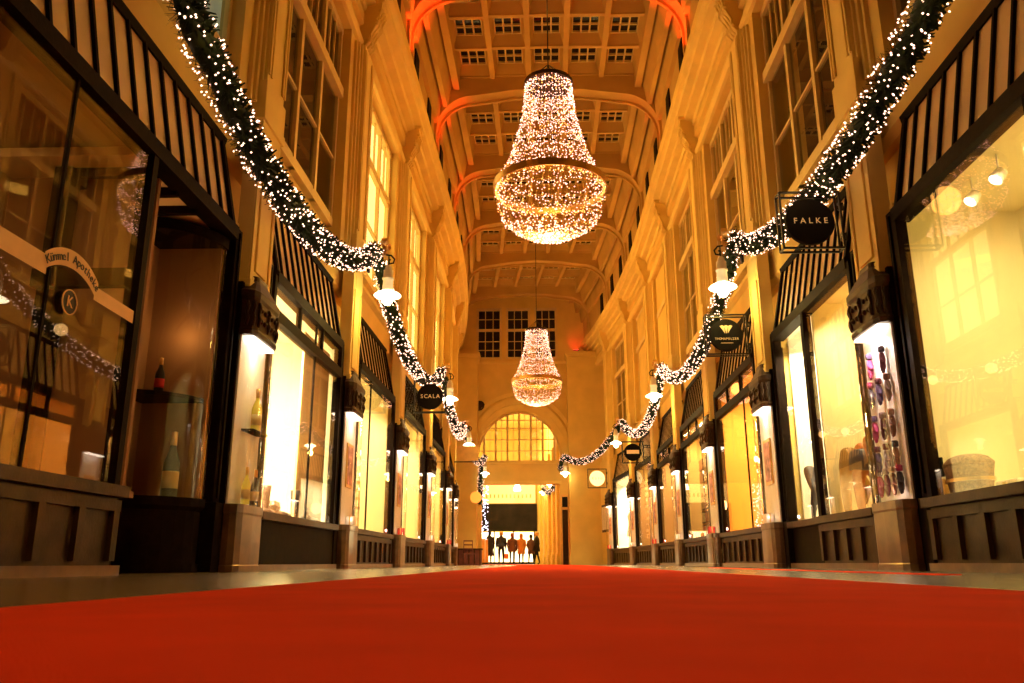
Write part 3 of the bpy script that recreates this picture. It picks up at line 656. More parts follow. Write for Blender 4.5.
# ------------------------------------------------------------------ garlands
def garland(s,ya,yb,za,zb,sag,label,dens=70,u=3.06,path=None,rad=.135):
    N=40; pts=[]
    for i in range(N+1):
        t=i/N; y=(ya+.09)+(yb-ya-.18)*t; q=2*t-1; z=(za+(zb-za)*t)-sag*(1-q*q)**.85
        pts.append(Vector(W(s,u,y,z)) if path is None else Vector(path(t)))
    L=sum((pts[i+1]-pts[i]).length for i in range(N))
    r=thing('fir_garland',label,'garland',tuple(pts[N//2]),'fir garlands with lights')
    R0=[rad*(.62+.16*math.sin(i*1.7)) for i in range(N+1)]
    part('garland_core',MB().tube(pts,R0,7),M['needle'],r)
    nd=MB(); bl=MB()
    def at(t):
        f=t*N; i=min(N-1,int(f)); return pts[i].lerp(pts[i+1],f-i),(pts[i+1]-pts[i]).normalized()
    for _ in range(int(L*430)):
        p,t=at(rnd.random()); a=t.orthogonal().normalized(); b=t.cross(a); th=rnd.uniform(0,2*PI)
        rr=(a*math.cos(th)+b*math.sin(th)); q0=p+rr*rad*.45; q1=p+rr*rad*rnd.uniform(.85,1.2)+t*rnd.uniform(-.10,.10)+Vector((rnd.uniform(-.03,.03),)*3)
        w=t.cross(rr)*.012+t*.008; nd.add([q0-w,q0+w,q1+w*.5,q1-w*.5],[(0,1,2,3)])
    o=part('needles',nd,M['needle'],r); o['kind']='stuff'
    for _ in range(int(L*dens)):
        p,t=at(rnd.random()); a=t.orthogonal().normalized(); b=t.cross(a); th=rnd.uniform(0,2*PI)
        bl.octa(p+(a*math.cos(th)+b*math.sin(th))*rad*rnd.uniform(.95,1.2),.0115 if ya<7 else .016)
    o=part('bulbs',bl,M['bulb'],r,'small warm white fairy bulbs'); o['kind']='stuff'
    for t in ((.2,.5,.8) if path is None else (.5,)): 
        p,_=at(t); point('garland_light',tuple(p+Vector((-s*.32,0,-.1))),(1,.55,.18),2.4,.12)
for s in (-1,1):
    y=P0(s)+BAY
    garland(s,y-2*BAY,y,5.3,5.3,1.25 if s<0 else 1.05,'large fir garland with fairy lights nearest the camera on the %s'%SN[s],dens=125,rad=.155)
    garland(s,y,y+2*BAY,5.3,5.3,1.05,'fir garland with fairy lights swagging between the first and second lanterns on the %s'%SN[s],dens=75)
    garland(s,y+2*BAY,y+4*BAY,5.3,5.3,1.0,'fir garland with fairy lights swagging between the second and third lanterns on the %s'%SN[s],dens=75)
    e=(-2.2,38.2,4.85) if s<0 else (1.5,38.2,4.85)
    a=Vector(W(s,2.98,y+4*BAY,5.2)); b=Vector(e)
    garland(s,1,2,0,0,0,'far fir garland with lights from the third lantern to the %s pier'%SN[s],dens=75,path=lambda t,a=a,b=b:a.lerp(b,t)-Vector((0,0,.7*(1-(2*t-1)**2))))
a=Vector((1.45,38.2,4.8)); b=Vector((.62,50,4.6))
garland(1,1,2,0,0,0,'short fir garland with lights going into the hall on the right',dens=45,path=lambda t,a=a,b=b:a.lerp(b,t)-Vector((0,0,.9*(1-(2*t-1)**2))))
a=Vector((-2.34,38.2,4.45)); b=Vector((-2.42,38.4,2.7))
garland(-1,1,2,0,0,0,'short fir garland with lights dropping beside the left of the opening',dens=90,path=lambda t,a=a,b=b:a.lerp(b,t)-Vector((0,.15*math.sin(t*PI),0)),rad=.14)

# ------------------------------------------------------------------ chandeliers
def chandelier():
    r=thing('crystal_chandelier','','chandelier')     # origin at ring centre
    prof=[(.42,2.06),(.43,1.9),(.46,1.62),(.51,1.28),(.60,.93),(.72,.56),(.86,.23),(.97,0)]
    bowl=[(.97,0),(.96,-.22),(.90,-.45),(.80,-.65),(.64,-.76),(.44,-.88),(.22,-.94),(.03,-.95)]
    lpart('cable',MB().tube([(0,0,2.06),(0,0,6.9)],.012,5),M['iron'],r)
    m=MB(); 
    for i in range(6): a=PI*i/3; m.tube([(.42*math.cos(a),.42*math.sin(a),2.1),(0,0,2.5)],.008,4)
    lpart('crown_ring',m.lathe([(.40,2.05),(.45,2.05),(.45,2.12),(.40,2.12),(.40,2.05)],seg=36,sm=False),M['brown'],r)
    h=MB(); n=60; R1=[(.985,-.06),(1.01,-.06),(1.01,.07),(.985,.07)]
    h.add([(rr*math.cos(2*PI*k/n),rr*math.sin(2*PI*k/n),z) for rr,z in R1 for k in range(n)],[(i*n+k,i*n+(k+1)%n,((i+1)%4)*n+(k+1)%n,((i+1)%4)*n+k) for i in range(4) for k in range(n)])
    lpart('hoop',h,M['brass'],r,'wide brass hoop')
    def pr(P,t):
        f=t*(len(P)-1); i=min(len(P)-2,int(f)); q=f-i; return P[i][0]*(1-q)+P[i+1][0]*q,P[i][1]*(1-q)+P[i+1][1]*q
    st=MB(); bl=MB(); bg=MB()
    for P,ns in ((prof,44),(bowl,44)):
        for k in range(ns):
            a=2*PI*k/ns; st.tube([(rr*math.cos(a),rr*math.sin(a),z) for rr,z in P],.0035,3,cap=False)
    for P,cnt in ((prof,1700),(bowl,1300)):
        for _ in range(cnt):
            t=rnd.random()
            if P is bowl: t=math.acos(1-2*rnd.random()*.5)/(PI/2)
            rr,z=pr(P,min(.999,t)); ns=44; a=2*PI*(rnd.randrange(ns)+rnd.gauss(0,.18))/ns; q=rnd.uniform(.97,1.04)
            (bl if rnd.random()<.72 else bg).octa((rr*q*math.cos(a),rr*q*math.sin(a),z+rnd.uniform(-.02,.02)),rnd.uniform(.010,.0145))
    for i in range(260):   # brighter band at the hoop
        a=rnd.uniform(0,2*PI); bg.octa((.96*math.cos(a),.96*math.sin(a),rnd.uniform(-.14,-.02)),.014)
    for j in range(9):     # scalloped swags of lights
        z0=2.1-j*.22; rr0=pr(prof,(j+.5)/9)[0]
        for k in range(12):
            a0=2*PI*k/12
            for i in range(7):
                a=a0+2*PI/12*i/7; bl.octa((rr0*1.03*math.cos(a),rr0*1.03*math.sin(a),pr(prof,(j+.5)/9)[1]-.07*math.sin(PI*i/7)),.011)
    o=lpart('strands',st,M['gold'],r); o['kind']='stuff'
    o=lpart('bulbs',bl,M['bulbp'],r,'pinkish white crystal bulbs'); o['kind']='stuff'
    o=lpart('gold_bulbs',bg,M['bulb2'],r,'golden bulbs'); o['kind']='stuff'
    return r
c1=chandelier(); c1.location=(.36,13.4,6.53); c1['label']='large bell shaped chandelier of light strings nearest the camera'
c2=copy_tree(c1); c2.location=(.22,31.6,6.98); c2['label']='smaller-looking chandelier of light strings hanging far down before the end wall'
for c in (c1,c2):
    c['group']='crystal chandeliers'
    for dz,w in ((.3,300),(-.4,260)): point('chandelier_light',(c.location.x,c.location.y,c.location.z+dz),(1,.47,.10),w*.06,.25)
    spot('chandelier_floor_fill',(c.location.x,c.location.y,c.location.z-.5),(c.location.x,c.location.y,0),(1,.52,.14),700,100,.3,.9)  # spot added inside each chandelier to brighten carpet and shopfronts below

# ------------------------------------------------------------------ hanging signs
def letters(r,txt,size,pitch,m,z=0,y=-.044):
    for i,ch in enumerate(txt):
        if ch==' ': continue
        q=text_mb(ch,size,.003); q.xf(Matrix.Translation(((i-(len(txt)-1)/2)*pitch,y,z))@Matrix.Rotation(PI/2,4,'X')); lpart('letter',q,m,r)
def frame_sign(s,cu,y,z,R_,txt,label,size,face=None,tc=None,square=True,arm_to=3.27):
    r=thing('hanging_sign',label,'sign',W(s,cu,y,z))
    fm=MB(); h=R_*1.22; 
    for yy in (-.07,.07):
        for a,b in (((-h,-h),(h,-h)),((h,-h),(h,h)),((h,h),(-h,h)),((-h,h),(-h,-h))): fm.bar((a[0],yy,a[1]),(b[0],yy,b[1]),.022)
    for x in (-h,h):
        for zz in (-h,h): fm.bar((x,-.07,zz),(x,.07,zz),.018)
    if s>0: e=(arm_to-cu)
    else: e=-(arm_to-cu)
    sgn=1 if e>0 else -1
    for zz in (h*.65,-h*.45):
        fm.bar((sgn*h,0,zz),(e,0,zz),.03,.03); fm.bar((sgn*h,0,zz-.07),(e,0,zz-.07),.018,.018)
        for q in (.3,.6,.9): fm.bar((sgn*h+(e-sgn*h)*q,0,zz),(sgn*h+(e-sgn*h)*q,0,zz-.07),.016)
    if square: lpart('sign_frame',fm,M['iron'],r)
    dmb=MB().lathe([(.01,-.04),(R_*.97,-.04),(R_,-.025),(R_,.025),(R_*.97,.04),(.01,.04)],seg=40,sm=False); dmb.xf(Matrix.Rotation(PI/2,4,'X'))
    lpart('disc',dmb,face or M['black'],r)
    if txt:
        letters(r,txt,size,size*.72,tc or M['gold'])
    return r
letter=mat('cream_lettering',(.85,.62,.30),.5,var=0,emit=(1,.6,.2),es=.25)
def spaced(parts,size,s): return None
g=frame_sign(1,2.87,8.7,3.80,.275,'','round black sign with five spaced pale capitals in an iron frame, nearest on the right',.1)
letters(g,'FALKE',.095,.085,letter)
g=frame_sign(1,2.86,13.2,3.72,.275,'','round black sign with golden tulip mark in an iron frame on the right',.1)
for q in (-1,0,1):
    m=MB(); m.add([(q*.02,-.045,.02),(q*.05-.035+q*.02,-.045,.15),(q*.05+q*.02,-.045,.165),(q*.05+.035+q*.02,-.045,.15)],[(0,1,2,3)]); m.add([(x,y+.004,z) for x,y,z in m.v],[(0,1,2,3)]); lpart('tulip_petal',m,letter,g)
letters(g,'THOMAPELZER',.052,.036,letter,-.07)
m=MB().box(-.1,.1,-.045,-.042,-.145,-.137); lpart('underline',m,letter,g)
g=frame_sign(1,2.7,26.8,3.55,.28,'','round black sign with a bright word panel farther down the right side',.1)
lpart('word_panel',MB().box(-.20,.20,-.046,-.042,-.05,.07),letter,g)
frame_sign(1,2.83,36.0,3.62,.33,'Karo','round cream illuminated sign near the end of the right side',.17,face=mat('cream_sign',(.95,.9,.6),.5,var=0,emit=(1,.85,.40),es=1.1),tc=M['gold'])
g=frame_sign(-1,2.72,17.9,3.66,.29,'SCALA','round black sign with five pale capitals in an iron frame on the left',.125,tc=letter)
# small orange sign on the far left, and box sign
frame_sign(-1,2.35,37.6,2.95,.26,'','round orange sign near the left pier of the end wall',.1,face=mat('orange_sign',(.9,.45,.08),.5,var=0,emit=(1,.45,.06),es=.8),square=False)
fb=thing('fascia_sign','plain orange box sign projecting on the far left under the lantern','sign',W(-1,2.9,30.5,3.75))
lpart('panel',MB().box(-.35,.45,-.04,.04,0,.55),M['gold'],fb); lpart('rod',MB().box(-.45,.55,-.02,.02,-.06,-.02),M['iron'],fb)

# apothecary sign: arched ribbon on the left glass
ap=thing('window_sign','arched amber ribbon sign with dark old style lettering on the nearest left window glass','sign',W(-1,3.37,5.2,1.9))
ribm=mat('amber_ribbon',(.62,.30,.08),.6,var=.08,emit=(1,.42,.08),es=.10); dk=mat('dark_letters',(.03,.015,.01),.6,var=0)
A0,A1=4.86,5.62; yc=(A0+A1)/2; Rr=.50
def pp(t): # centre line of arch
    a=math.radians(130-80*t); return yc+Rr*math.cos(a)*1.0,1.90+Rr*math.sin(a)-.30
mb=MB(); u=3.375; st=[(pp(i/20)) for i in range(21)]
def ribbon(pts,h):
    for i in range(len(pts)-1):
        (y0,z0),(y1,z1)=pts[i],pts[i+1]; mb.add([(u,y0,z0-h),(u,y1,z1-h),(u,y1,z1+h),(u,y0,z0+h),(u+.004,y0,z0-h),(u+.004,y1,z1-h),(u+.004,y1,z1+h),(u+.004,y0,z0+h)],[(0,1,2,3),(4,5,6,7),(0,1,5,4),(2,3,7,6)])
ribbon(st,.062); ribbon([(4.15,st[0][1]-.02),(st[0][0]+.03,st[0][1]-.02)],.065); ribbon([(st[-1][0]-.03,st[-1][1]-.02),(6.1,st[-1][1]-.03)],.05)
part('ribbon',mb.mapw(-1),ribm,ap)
word='K\u00fcmmel Apotheke'; lm=MB()
for i,ch in enumerate(word):
    if ch==' ': continue
    t=(i+.7)/(len(word)+.4); y,z=pp(t); ang=math.radians(130-80*t)-PI/2
    q=text_mb(ch,.085,.002)
    # text plane: local x -> +y (reads left to right from the arcade), local y -> +z
    for (x,yy,zz) in q.v: pass
    vs=[(u-.006-zz, y+(x*math.cos(ang)-yy*math.sin(ang)), z+(x*math.sin(ang)+yy*math.cos(ang))) for x,yy,zz in q.v]
    lm=MB(); lm.add(vs,q.f); part('letter',lm.mapw(-1),dk,ap)
md=MB(); md.add([(u-.004,yc+.085*math.cos(2*PI*i/24),1.80+.085*math.sin(2*PI*i/24)) for i in range(24)],[tuple(range(24))])
part('emblem_disc',md.mapw(-1),dk,ap)
md=MB().tube([(u-.006,yc+.085*math.cos(2*PI*i/24),1.80+.085*math.sin(2*PI*i/24)) for i in range(25)],.005,4); q=text_mb('K',.11,.002); md.add([(u-.008-zz,yc+x,1.80+yy) for x,yy,zz in q.v],q.f)
part('emblem',md.mapw(-1),ribm,ap)

# vertical lettering strip at the fifth right bay
vb=thing('vertical_sign','vertical row of golden letters in the dark shop window on the right','sign',W(1,3.37,PR+4*BAY+1.9,.8))
lm=MB()
for i,ch in enumerate('LECKEREIEN'):
    q=text_mb(ch,.22,.004); lm=MB(); lm.add([(3.36-zz,PR+4*BAY+1.9-yy*1.6,2.75-i*.2-x) for x,yy,zz in q.v],q.f); part('letter',lm.mapw(1),letter,vb)

# ------------------------------------------------------------------ goods on display
def leg_mb(pts,rad): return skin_mb(pts,[(i,i+1) for i in range(len(pts)-1)],rad,0,2)
# stocking leg
stock=mat('dark_stocking',(.045,.03,.028),.45,var=.1)
lm=leg_mb([(0,.13,.80),(0,.10,.72),(0,.02,.55),(0,-.06,.44),(0,-.02,.36),(0,.03,.24),(0,.08,.12),(0,.10,.06),(0,.02,.02),(0,-.07,.015)],[.085,.09,.075,.058,.058,.055,.036,.036,.026,.02])
o=single('stocking_leg',lm,stock,'dark stocking leg form with bent knee in the white showcase on the right','mannequin leg'); o.location=W(1,3.72,12.15,.65); o.rotation_euler=(0,0,.0)
single('toe_plinth',MB().lathe([(.01,0),(.1,0),(.1,.02),(.01,.02)],seg=20),M['brass'],'round metal foot plate under the dark stocking leg','stand').location=W(1,3.72,12.14,.56)
# hosiery torsos and legs
tan=mat('tan_tights',(.30,.15,.02),.5,var=.12); amb=mat('amber_tights',(.42,.13,.015),.5,var=.15)
def hips(m,lab,y,u,rot,short):
    r=thing('hosiery_form',lab,'mannequin',W(1,u,y,.65),'hosiery forms in the window')
    b=skin_mb([(0,0,.62),(0,0,.74),(-.09,0,.52),(-.10,.03,.28),(-.09,.03,.02),(.09,0,.52),(.14,-.12,.34),(.12,-.02,.10),(0,0,.86)],[(0,1),(0,2),(2,3),(3,4),(0,5),(5,6),(6,7),(1,8)],[.13,.12,.095,.065,.05,.095,.07,.045,.10],0,2)
    lpart('legs',b,m,r)
    if short:
        lpart('shorts',MB().lathe([(.12,.50),(.19,.52),(.185,.62),(.16,.74),(.13,.76)],seg=16),stock,r,'dark shorts')
    r.rotation_euler=(0,0,rot); return r
hips(tan,'olive tan hosiery form with raised knee in the right window',10.6,3.72,.6,False)
hips(amb,'amber hosiery form with dark shorts in the right window',10.15,3.74,.2,True)
lm=leg_mb([(0,-.30,.06),(0,-.16,.35),(0,-.03,.72),(0,.05,.95)],[.04,.06,.075,.08]); o=single('stocking_leg',lm,amb,'long amber leg form leaning beside the shorts form in the right window','mannequin leg'); o.location=W(1,3.66,9.72,.58)
# gloves on the white board of the nearest right case
gl=[((.12,.02,.03),'crimson'),((.05,.04,.06),'navy'),((.30,.20,.18),'taupe'),((.40,.03,.12),'magenta'),((.20,.08,.05),'brown'),((.08,.05,.12),'purple'),((.35,.18,.10),'chestnut')]
gm=[mat('knit_'+n,c,.8,var=.2) for c,n in gl]
def glove():
    r=thing('knitted_glove','','glove')
    v=[(0,0,.0),(0,0,-.07),(0,0,-.13),(0,-.035,-.20),(0,-.012,-.225),(0,.012,-.22),(0,.033,-.195),(0,.055,-.12)]
    b=skin_mb(v,[(0,1),(1,2),(2,3),(2,4),(2,5),(2,6),(1,7)],[(.03,.02),(.036,.02),(.036,.02),.012,.012,.012,.012,.013],1,1)
    lpart('hand',b,gm[0],r); lpart('cuff',MB().lathe([(.028,.0),(.034,.01),(.034,.05),(.028,.06)],seg=10),gm[1],r)
    return r
yk=PR
rows=[(2.16,2),(1.86,3),(1.50,3),(1.18,3),(.94,4)]
cl=0
for ri,(z,nc) in enumerate(rows):
    for c in range(nc):
        y=yk-.33+.66*(c+.5)/nc
        o=inst('glove',glove,1,3.30,y,z,'',None); j=(ri*2+c*3)%7
        kids=list(o.children)
        if cl:
            for kd in kids:
                kd.data=kd.data.copy(); kd.data.materials[0]=gm[j if kd.name.startswith('hand') else (j+2)%7]
        pos=['nearest','second nearest','third','farthest'][c]
        o['label']='%s glove hanging in the %s row of the nearest right display case, %s across'%(gl[j if cl else 0][1],['top','second','middle','fourth','bottom'][ri],pos); o['group']='gloves in the nearest right case'; cl+=1
# lion, bottle etc. in the left cases
def bottle(h=.34,r_=.042,glassm=None,lab=None):
    r=thing('glass_bottle','','bottle')
    lpart('body',MB().lathe([(.01,0),(r_,.005),(r_,h*.5),(r_*.9,h*.58),(r_*.38,h*.75),(r_*.33,h*.95),(r_*.4,h*.96),(r_*.4,h),(.01,h)],seg=18),glassm,r)
    lpart('label_band',MB().lathe([(r_*1.02,h*.14),(r_*1.02,h*.40)],seg=18),lab,r)
    lpart('foil',MB().lathe([(r_*.42,h*.80),(r_*.42,h*1.01),(.01,h*1.02)],seg=12),M['gold'],r); return r
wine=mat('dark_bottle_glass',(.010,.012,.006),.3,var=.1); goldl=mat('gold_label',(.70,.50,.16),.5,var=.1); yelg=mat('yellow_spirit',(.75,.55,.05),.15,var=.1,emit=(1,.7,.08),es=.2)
b=bottle(.62,.075,wine,goldl); b.location=W(-1,3.72,7.78,.68); b['label']='tall dark champagne bottle with gold label in the curved showcase'
b=bottle(.34,.045,wine,M['red']); b.location=W(-1,3.85,7.62,1.66); b['label']='small dark bottle on the showcase shelf above the champagne'
for i,(yy,zz) in enumerate(((8.56,.67),(8.70,1.45),(8.82,.67))):
    b=bottle(.38 if i!=1 else .46,.045 if i!=1 else .055,yelg if i!=2 else wine,goldl); b.location=W(-1,3.27,yy,zz); b['label']='%s in the nearest left display case'%['yellow bottle at the front bottom','large yellow bottle on the upper shelf','dark bottle at the back bottom'][i]
single('glass_shelf',MB().box(3.21,3.34,8.47,8.93,1.43,1.45).mapw(-1),M['darkwood'],'small shelf carrying the yellow bottle in the nearest left case','shelf')
# framed cards in the other cases
for s in (-1,1):
    for k in range(1,7):
        y=P0(s)+BAY*k
        if y>37: continue
        r=thing('framed_card','framed pinkish display card in the %s case on the %s'%(ORD[k],SN[s]),'picture',W(s,3.33,y,1.3),'cards in the display cases')
        m=MB().box(3.32,3.34,y-.2,y+.2,1.25,1.95).mapw(s); part('card_frame',m,M['gold'],r)
        m=MB().box(3.312,3.32,y-.16,y+.16,1.3,1.9).mapw(s); part('print',m,mat('card_print',(.55,.25,.2),.6,var=.7,scale=8),r)
        r2=thing('gift_box','small ribboned box at the bottom of the %s case on the %s'%(ORD[k],SN[s]),'box',W(s,3.26,y,.66),'boxes in the display cases')
        m=MB().box(3.20,3.32,y-.1,y+.08,.66,.80).mapw(s); part('box_body',m,M['white'] if k%2 else M['red'],r2); m=MB().box(3.25,3.27,y-.105,y+.085,.66,.806).mapw(s); part('ribbon',m,M['gold'],r2)
# boots and shoes in the first left bay
def boot(h=.30,colm=None,heel=.03):
    r=thing('leather_boot','','boot')
    lpart('shaft',MB().lathe([(.045,.08),(.050,.12),(.055,h*.7),(.065,h),(.055,h),(.045,.2),(.03,.1)],seg=14),colm,r)
    lpart('foot',skin_mb([(0,0,.10),(0,-.02,.05),(0,.06,.045),(0,.15,.035),(0,.20,.03)],[(0,1),(0,2),(2,3),(3,4)],[.045,.04,.042,.036,.022],0,2),colm,r)
    lpart('sole',MB().box(-.04,.04,-.05,.05,0,.02+heel*.3).box(-.04,.04,.05,.21,0,.015),M['black'],r); return r
lb=[mat('black_leather',(.03,.022,.02),.35,var=.15),mat('brown_leather',(.12,.06,.035),.4,var=.2),mat('olive_leather',(.45,.42,.08),.4,var=.1),mat('plum_leather',(.10,.05,.05),.4,var=.1)]
for i,(yy,uu,m,h,rot,lab) in enumerate(((9.75,3.62,2,.30,.5,'olive yellow ankle boot at the near end'),(10.15,3.60,3,.36,-.3,'tall plum boot'),(10.5,3.62,1,.15,-1.2,'low brown shoe lying sideways'),(10.75,3.66,1,.14,-1.2,'low brown shoe behind its pair'),(11.35,3.6,0,.40,.3,'tall black boot beside the mullion'),(11.55,3.64,0,.38,-.4,'second tall black boot leaning by the beige screen'),(11.85,3.6,3,.13,-1.2,'low plum shoe farthest along'))):
    b=boot(h,lb[m]); b.location=W(-1,uu,yy,.65); b.rotation_euler=(0,0,rot); b['label']=lab+' in the white left shop window'; b['group']='footwear in the white shop window'
single('display_screen',MB().box(3.58,3.61,PL+2.62,PL+4.0,.64,3.3).mapw(-1),rm['beige'],'beige screen panel at the far end of the boot shop window','screen',org=W(-1,3.73,PL+3.3,.56))
df=MB(); y=10.9; df.box(4.4,4.46,y,y+.08,.64,2.3); df.box(4.4,4.46,y+.7,y+.78,.64,2.3); df.box(4.4,4.46,y,y+.78,2.22,2.3)
single('display_doorframe',df.mapw(-1),M['gold'],'yellowish door frame standing in the white boot shop','frame',org=W(-1,4.43,y+.4,.56))
# clothes stand in second left bay
dm=thing('dress_form','dress form wearing a brownish outfit in the second left window','mannequin',W(-1,3.75,14.35,.65))
lpart('pole',MB().tube([(0,0,0),(0,0,.9)],.015,6).lathe([(.01,0),(.13,0),(.13,.02),(.01,.02)],seg=16),M['iron'],dm)
lpart('dress',MB().lathe([(.02,.45),(.20,.46),(.17,.7),(.11,.95),(.12,1.05),(.16,1.2),(.15,1.32),(.06,1.40),(.045,1.46),(.02,1.47)],seg=18),mat('tweed',(.32,.20,.10),.8,var=.5,scale=30),dm)
lpart('scarf',MB().tube([(.09,-.08,1.4),(.15,0,1.33),(.13,.06,1.1),(.14,.05,.85)],.03,7),M['white'],dm)
ch=thing('ladder_chair','small wooden chair beside the dress form in the second left window','chair',W(-1,3.9,15.6,.65))
lpart('seat',MB().box(-.2,.2,-.2,.2,.42,.46),M['brass'],ch)
for x in (-.18,.18):
    for yq in (-.18,.18): lpart('leg',MB().tube([(x,yq,0),(x,yq,.42)],.016,6),M['brass'],ch)
bk=MB(); 
for x in (-.18,.18): bk.tube([(x,.18,.42),(x,.2,.95)],.016,6)
for z in (.6,.75,.9): bk.box(-.18,.18,.18,.2,z,z+.05)
lpart('backrest',bk,M['brass'],ch)
tb=thing('lamp_column','tall glowing white column lamp in the second left window','lamp',W(-1,4.3,16.6,.65)); lpart('shade',MB().box(-.09,.09,-.09,.09,.05,1.5),mat('column_glow',(1,.9,.7),.5,var=0,emit=(1,.8,.45),es=2.2),tb); lpart('base',MB().box(-.11,.11,-.11,.11,0,.05),M['iron'],tb)
# nearest right shop: basket, tablet sign, spotlights
bs=thing('wicker_basket','oval wicker basket with a domed lid in the big cream window on the right','basket',W(1,3.60,7.42,.65))
wick=mat('wicker',(.20,.11,.04),.6,var=.5,scale=40,bump=.6,bscale=90)
lpart('body',MB().loft([(.17*math.cos(2*PI*i/24),.27*math.sin(2*PI*i/24)) for i in range(24)],[(0,.85),(.05,.9),(.2,1.0),(.24,1.04),(.26,1.0)],sm=True),wick,bs)
lpart('lid',MB().loft([(.18*math.cos(2*PI*i/24),.29*math.sin(2*PI*i/24)) for i in range(24)],[(.255,1.0),(.275,1.0),(.32,.8),(.345,.5),(.352,.2)],sm=True),wick,bs)
lpart('band',MB().loft([(.176*math.cos(2*PI*i/24),.276*math.sin(2*PI*i/24)) for i in range(24)],[(.11,1.0),(.14,1.0)]),M['brass'],bs)
tb=thing('tablet_sign','small dark tablet sign on a gold stand beside the basket','sign',W(1,3.56,7.86,.65)); lpart('tablet',MB().box(-.01,.01,-.05,.05,.2,.38),M['black'],tb); lpart('stand',MB().box(-.03,.03,-.05,.05,0,.18),M['gold'],tb)
bx=thing('clutch_bag','flat tan clutch bag lying right of the basket in the big cream window','bag',W(1,3.62,6.75,.65)); lpart('bag_body',MB().box(-.08,.08,-.16,.16,0,.07),M['cream'],bx,bevel=.02); lpart('clasp',MB().box(-.09,-.075,-.03,.03,.03,.05),M['gold'],bx)
for i,(px,yy,uu) in enumerate(((0,7.1,3.85),(1,6.65,3.85),(2,6.1,3.85),(3,10.0,3.8),(4,9.2,3.8))):
    r=thing('track_spotlight','%s of the ceiling spotlights in the %s'%(['farthest','middle','nearest'][i] if i<3 else ['farther','nearer'][i-3],'big cream window on the right' if i<3 else 'hosiery window on the right'),'spotlight',W(1,uu,yy,3.35),'ceiling spotlights in the right windows')
    m=MB().lathe([(.02,.05),(.05,.045),(.065,-.06),(.06,-.07),(.02,-.05)],seg=14); m.xf(Matrix.Rotation(.7,4,'Y')); lpart('housing',m,M['white'],r)
    m=MB().lathe([(.01,-.055),(.055,-.062),(.055,-.066),(.01,-.067)],seg=14); m.xf(Matrix.Rotation(.7,4,'Y')); lpart('lens',m,M['spotglow'],r)
    lpart('stem',MB().tube([(0,0,.04),(0,0,.2)],.01,5),M['white'],r)
# apothecary interior
lv=thing('amber_vase_lamp','glowing amber column lamp inside the apothecary window','lamp',W(-1,4.15,5.55,.65)); lpart('shade',MB().lathe([(.05,0),(.11,.05),(.13,.3),(.12,.6),(.09,.75),(.02,.76)],seg=20),mat('amber_glass',(1,.45,.08),.4,var=.1,emit=(1,.38,.05),es=1.3),lv); lpart('base',MB().lathe([(.02,-.01),(.13,-.01),(.13,.02),(.02,.02)],seg=20),M['brass'],lv)
cb=thing('apothecary_cabinet','dark cabinet with drawers inside the apothecary window','cabinet',W(-1,4.6,5.0,.65))
lpart('carcass',MB().box(-.2,.2,-.8,.9,0,1.3),M['brown'],cb)
for j in range(4):
    for i in range(3):
        dd=lpart('drawer',MB().box(.2,.22,-.75+j*.41,-.38+j*.41,.1+i*.38,.42+i*.38),M['darkwood'],cb); lpart('knob',MB().ball((.235,-.565+j*.41,.26+i*.38),.018,8),M['brass'],dd)
for i in range(5):
    b=bottle(.26+.04*(i%2),.045,yelg if i%2 else wine,goldl); b.location=W(-1,3.85,4.45+i*.2,.65); b['label']='%s bottle in the row on the apothecary window sill, %s from the left'%('yellow' if i%2 else 'dark',ORD[i]); b['group']='bottles on the apothecary sill'
# crystal table lamp, second right bay
cd=thing('crystal_lamp','sparkling crystal lamp on a tall stand in the orange window on the right','lamp',W(1,3.75,PR+BAY+1.45,.65))
lpart('stand',MB().lathe([(.02,0),(.14,0),(.14,.03),(.03,.06),(.02,.9),(.04,.95),(.02,1.0),(.02,1.6)],seg=14),M['brass'],cd)
for i in range(6):
    a=PI*i/3; q=lpart('arm',MB().tube([(0,0,1.0),(.10*math.cos(a),.10*math.sin(a),.93),(.22*math.cos(a),.22*math.sin(a),1.0),(.24*math.cos(a),.24*math.sin(a),1.12)],.01,5),M['brass'],cd); lpart('candle_bulb',MB().ball((.24*math.cos(a),.24*math.sin(a),1.17),.035,8,1.5),M['lampglow'],q)
sp=MB(); 
for i in range(520): sp.octa((rnd.gauss(0,.12),rnd.gauss(0,.30),rnd.uniform(.1,2.1)),.010)
o=lpart('crystals',sp,M['bulb2'],cd); o['kind']='stuff'
lpart('globe',MB().ball((0,0,1.62),.10,14),M['lampglow'],cd)
point('crystal_lamp_light',W(1,3.75,PR+BAY+1.45,2.4),WARM,14,.1)
# picture wall third right bay
cols=[(.5,.3,.12),(.3,.12,.06),(.6,.45,.2),(.35,.22,.1),(.55,.2,.08)]
pm=[mat('print_%s'%n,c,.6,var=.6,scale=14) for n,c in zip(('amber','umber','straw','walnut','rust'),cols)]
for i in range(6):
    for j in range(5):
        y=PR+2*BAY+1.45+j*.60; z=.72+i*.33
        r=thing('framed_print','%s framed print in the picture shop, %s row up and %s from the near end'%(('amber','umber','straw','walnut','rust')[(i*3+j)%5],ORD[i],ORD[j]),'picture',W(1,3.84,y,z),'prints on the picture shop wall')
        part('print_frame',MB().box(3.84,3.87,y-.25,y+.25,z,z+.28).mapw(1),M['brown'],r); part('print',MB().box(3.83,3.84,y-.21,y+.21,z+.03,z+.25).mapw(1),pm[(i*3+j)%5],r)
# goods in the other right bays: mannequins
for k,mm,lab in ((3,'tweed','brown dress form in the dim fourth window on the right'),(5,'plain','pale dress form in the glaring white window on the right')):
    o=copy_tree(dm); o.location=W(1,3.8,PR+k*BAY+(1.6 if k==3 else 2.6),.65); o['label']=lab
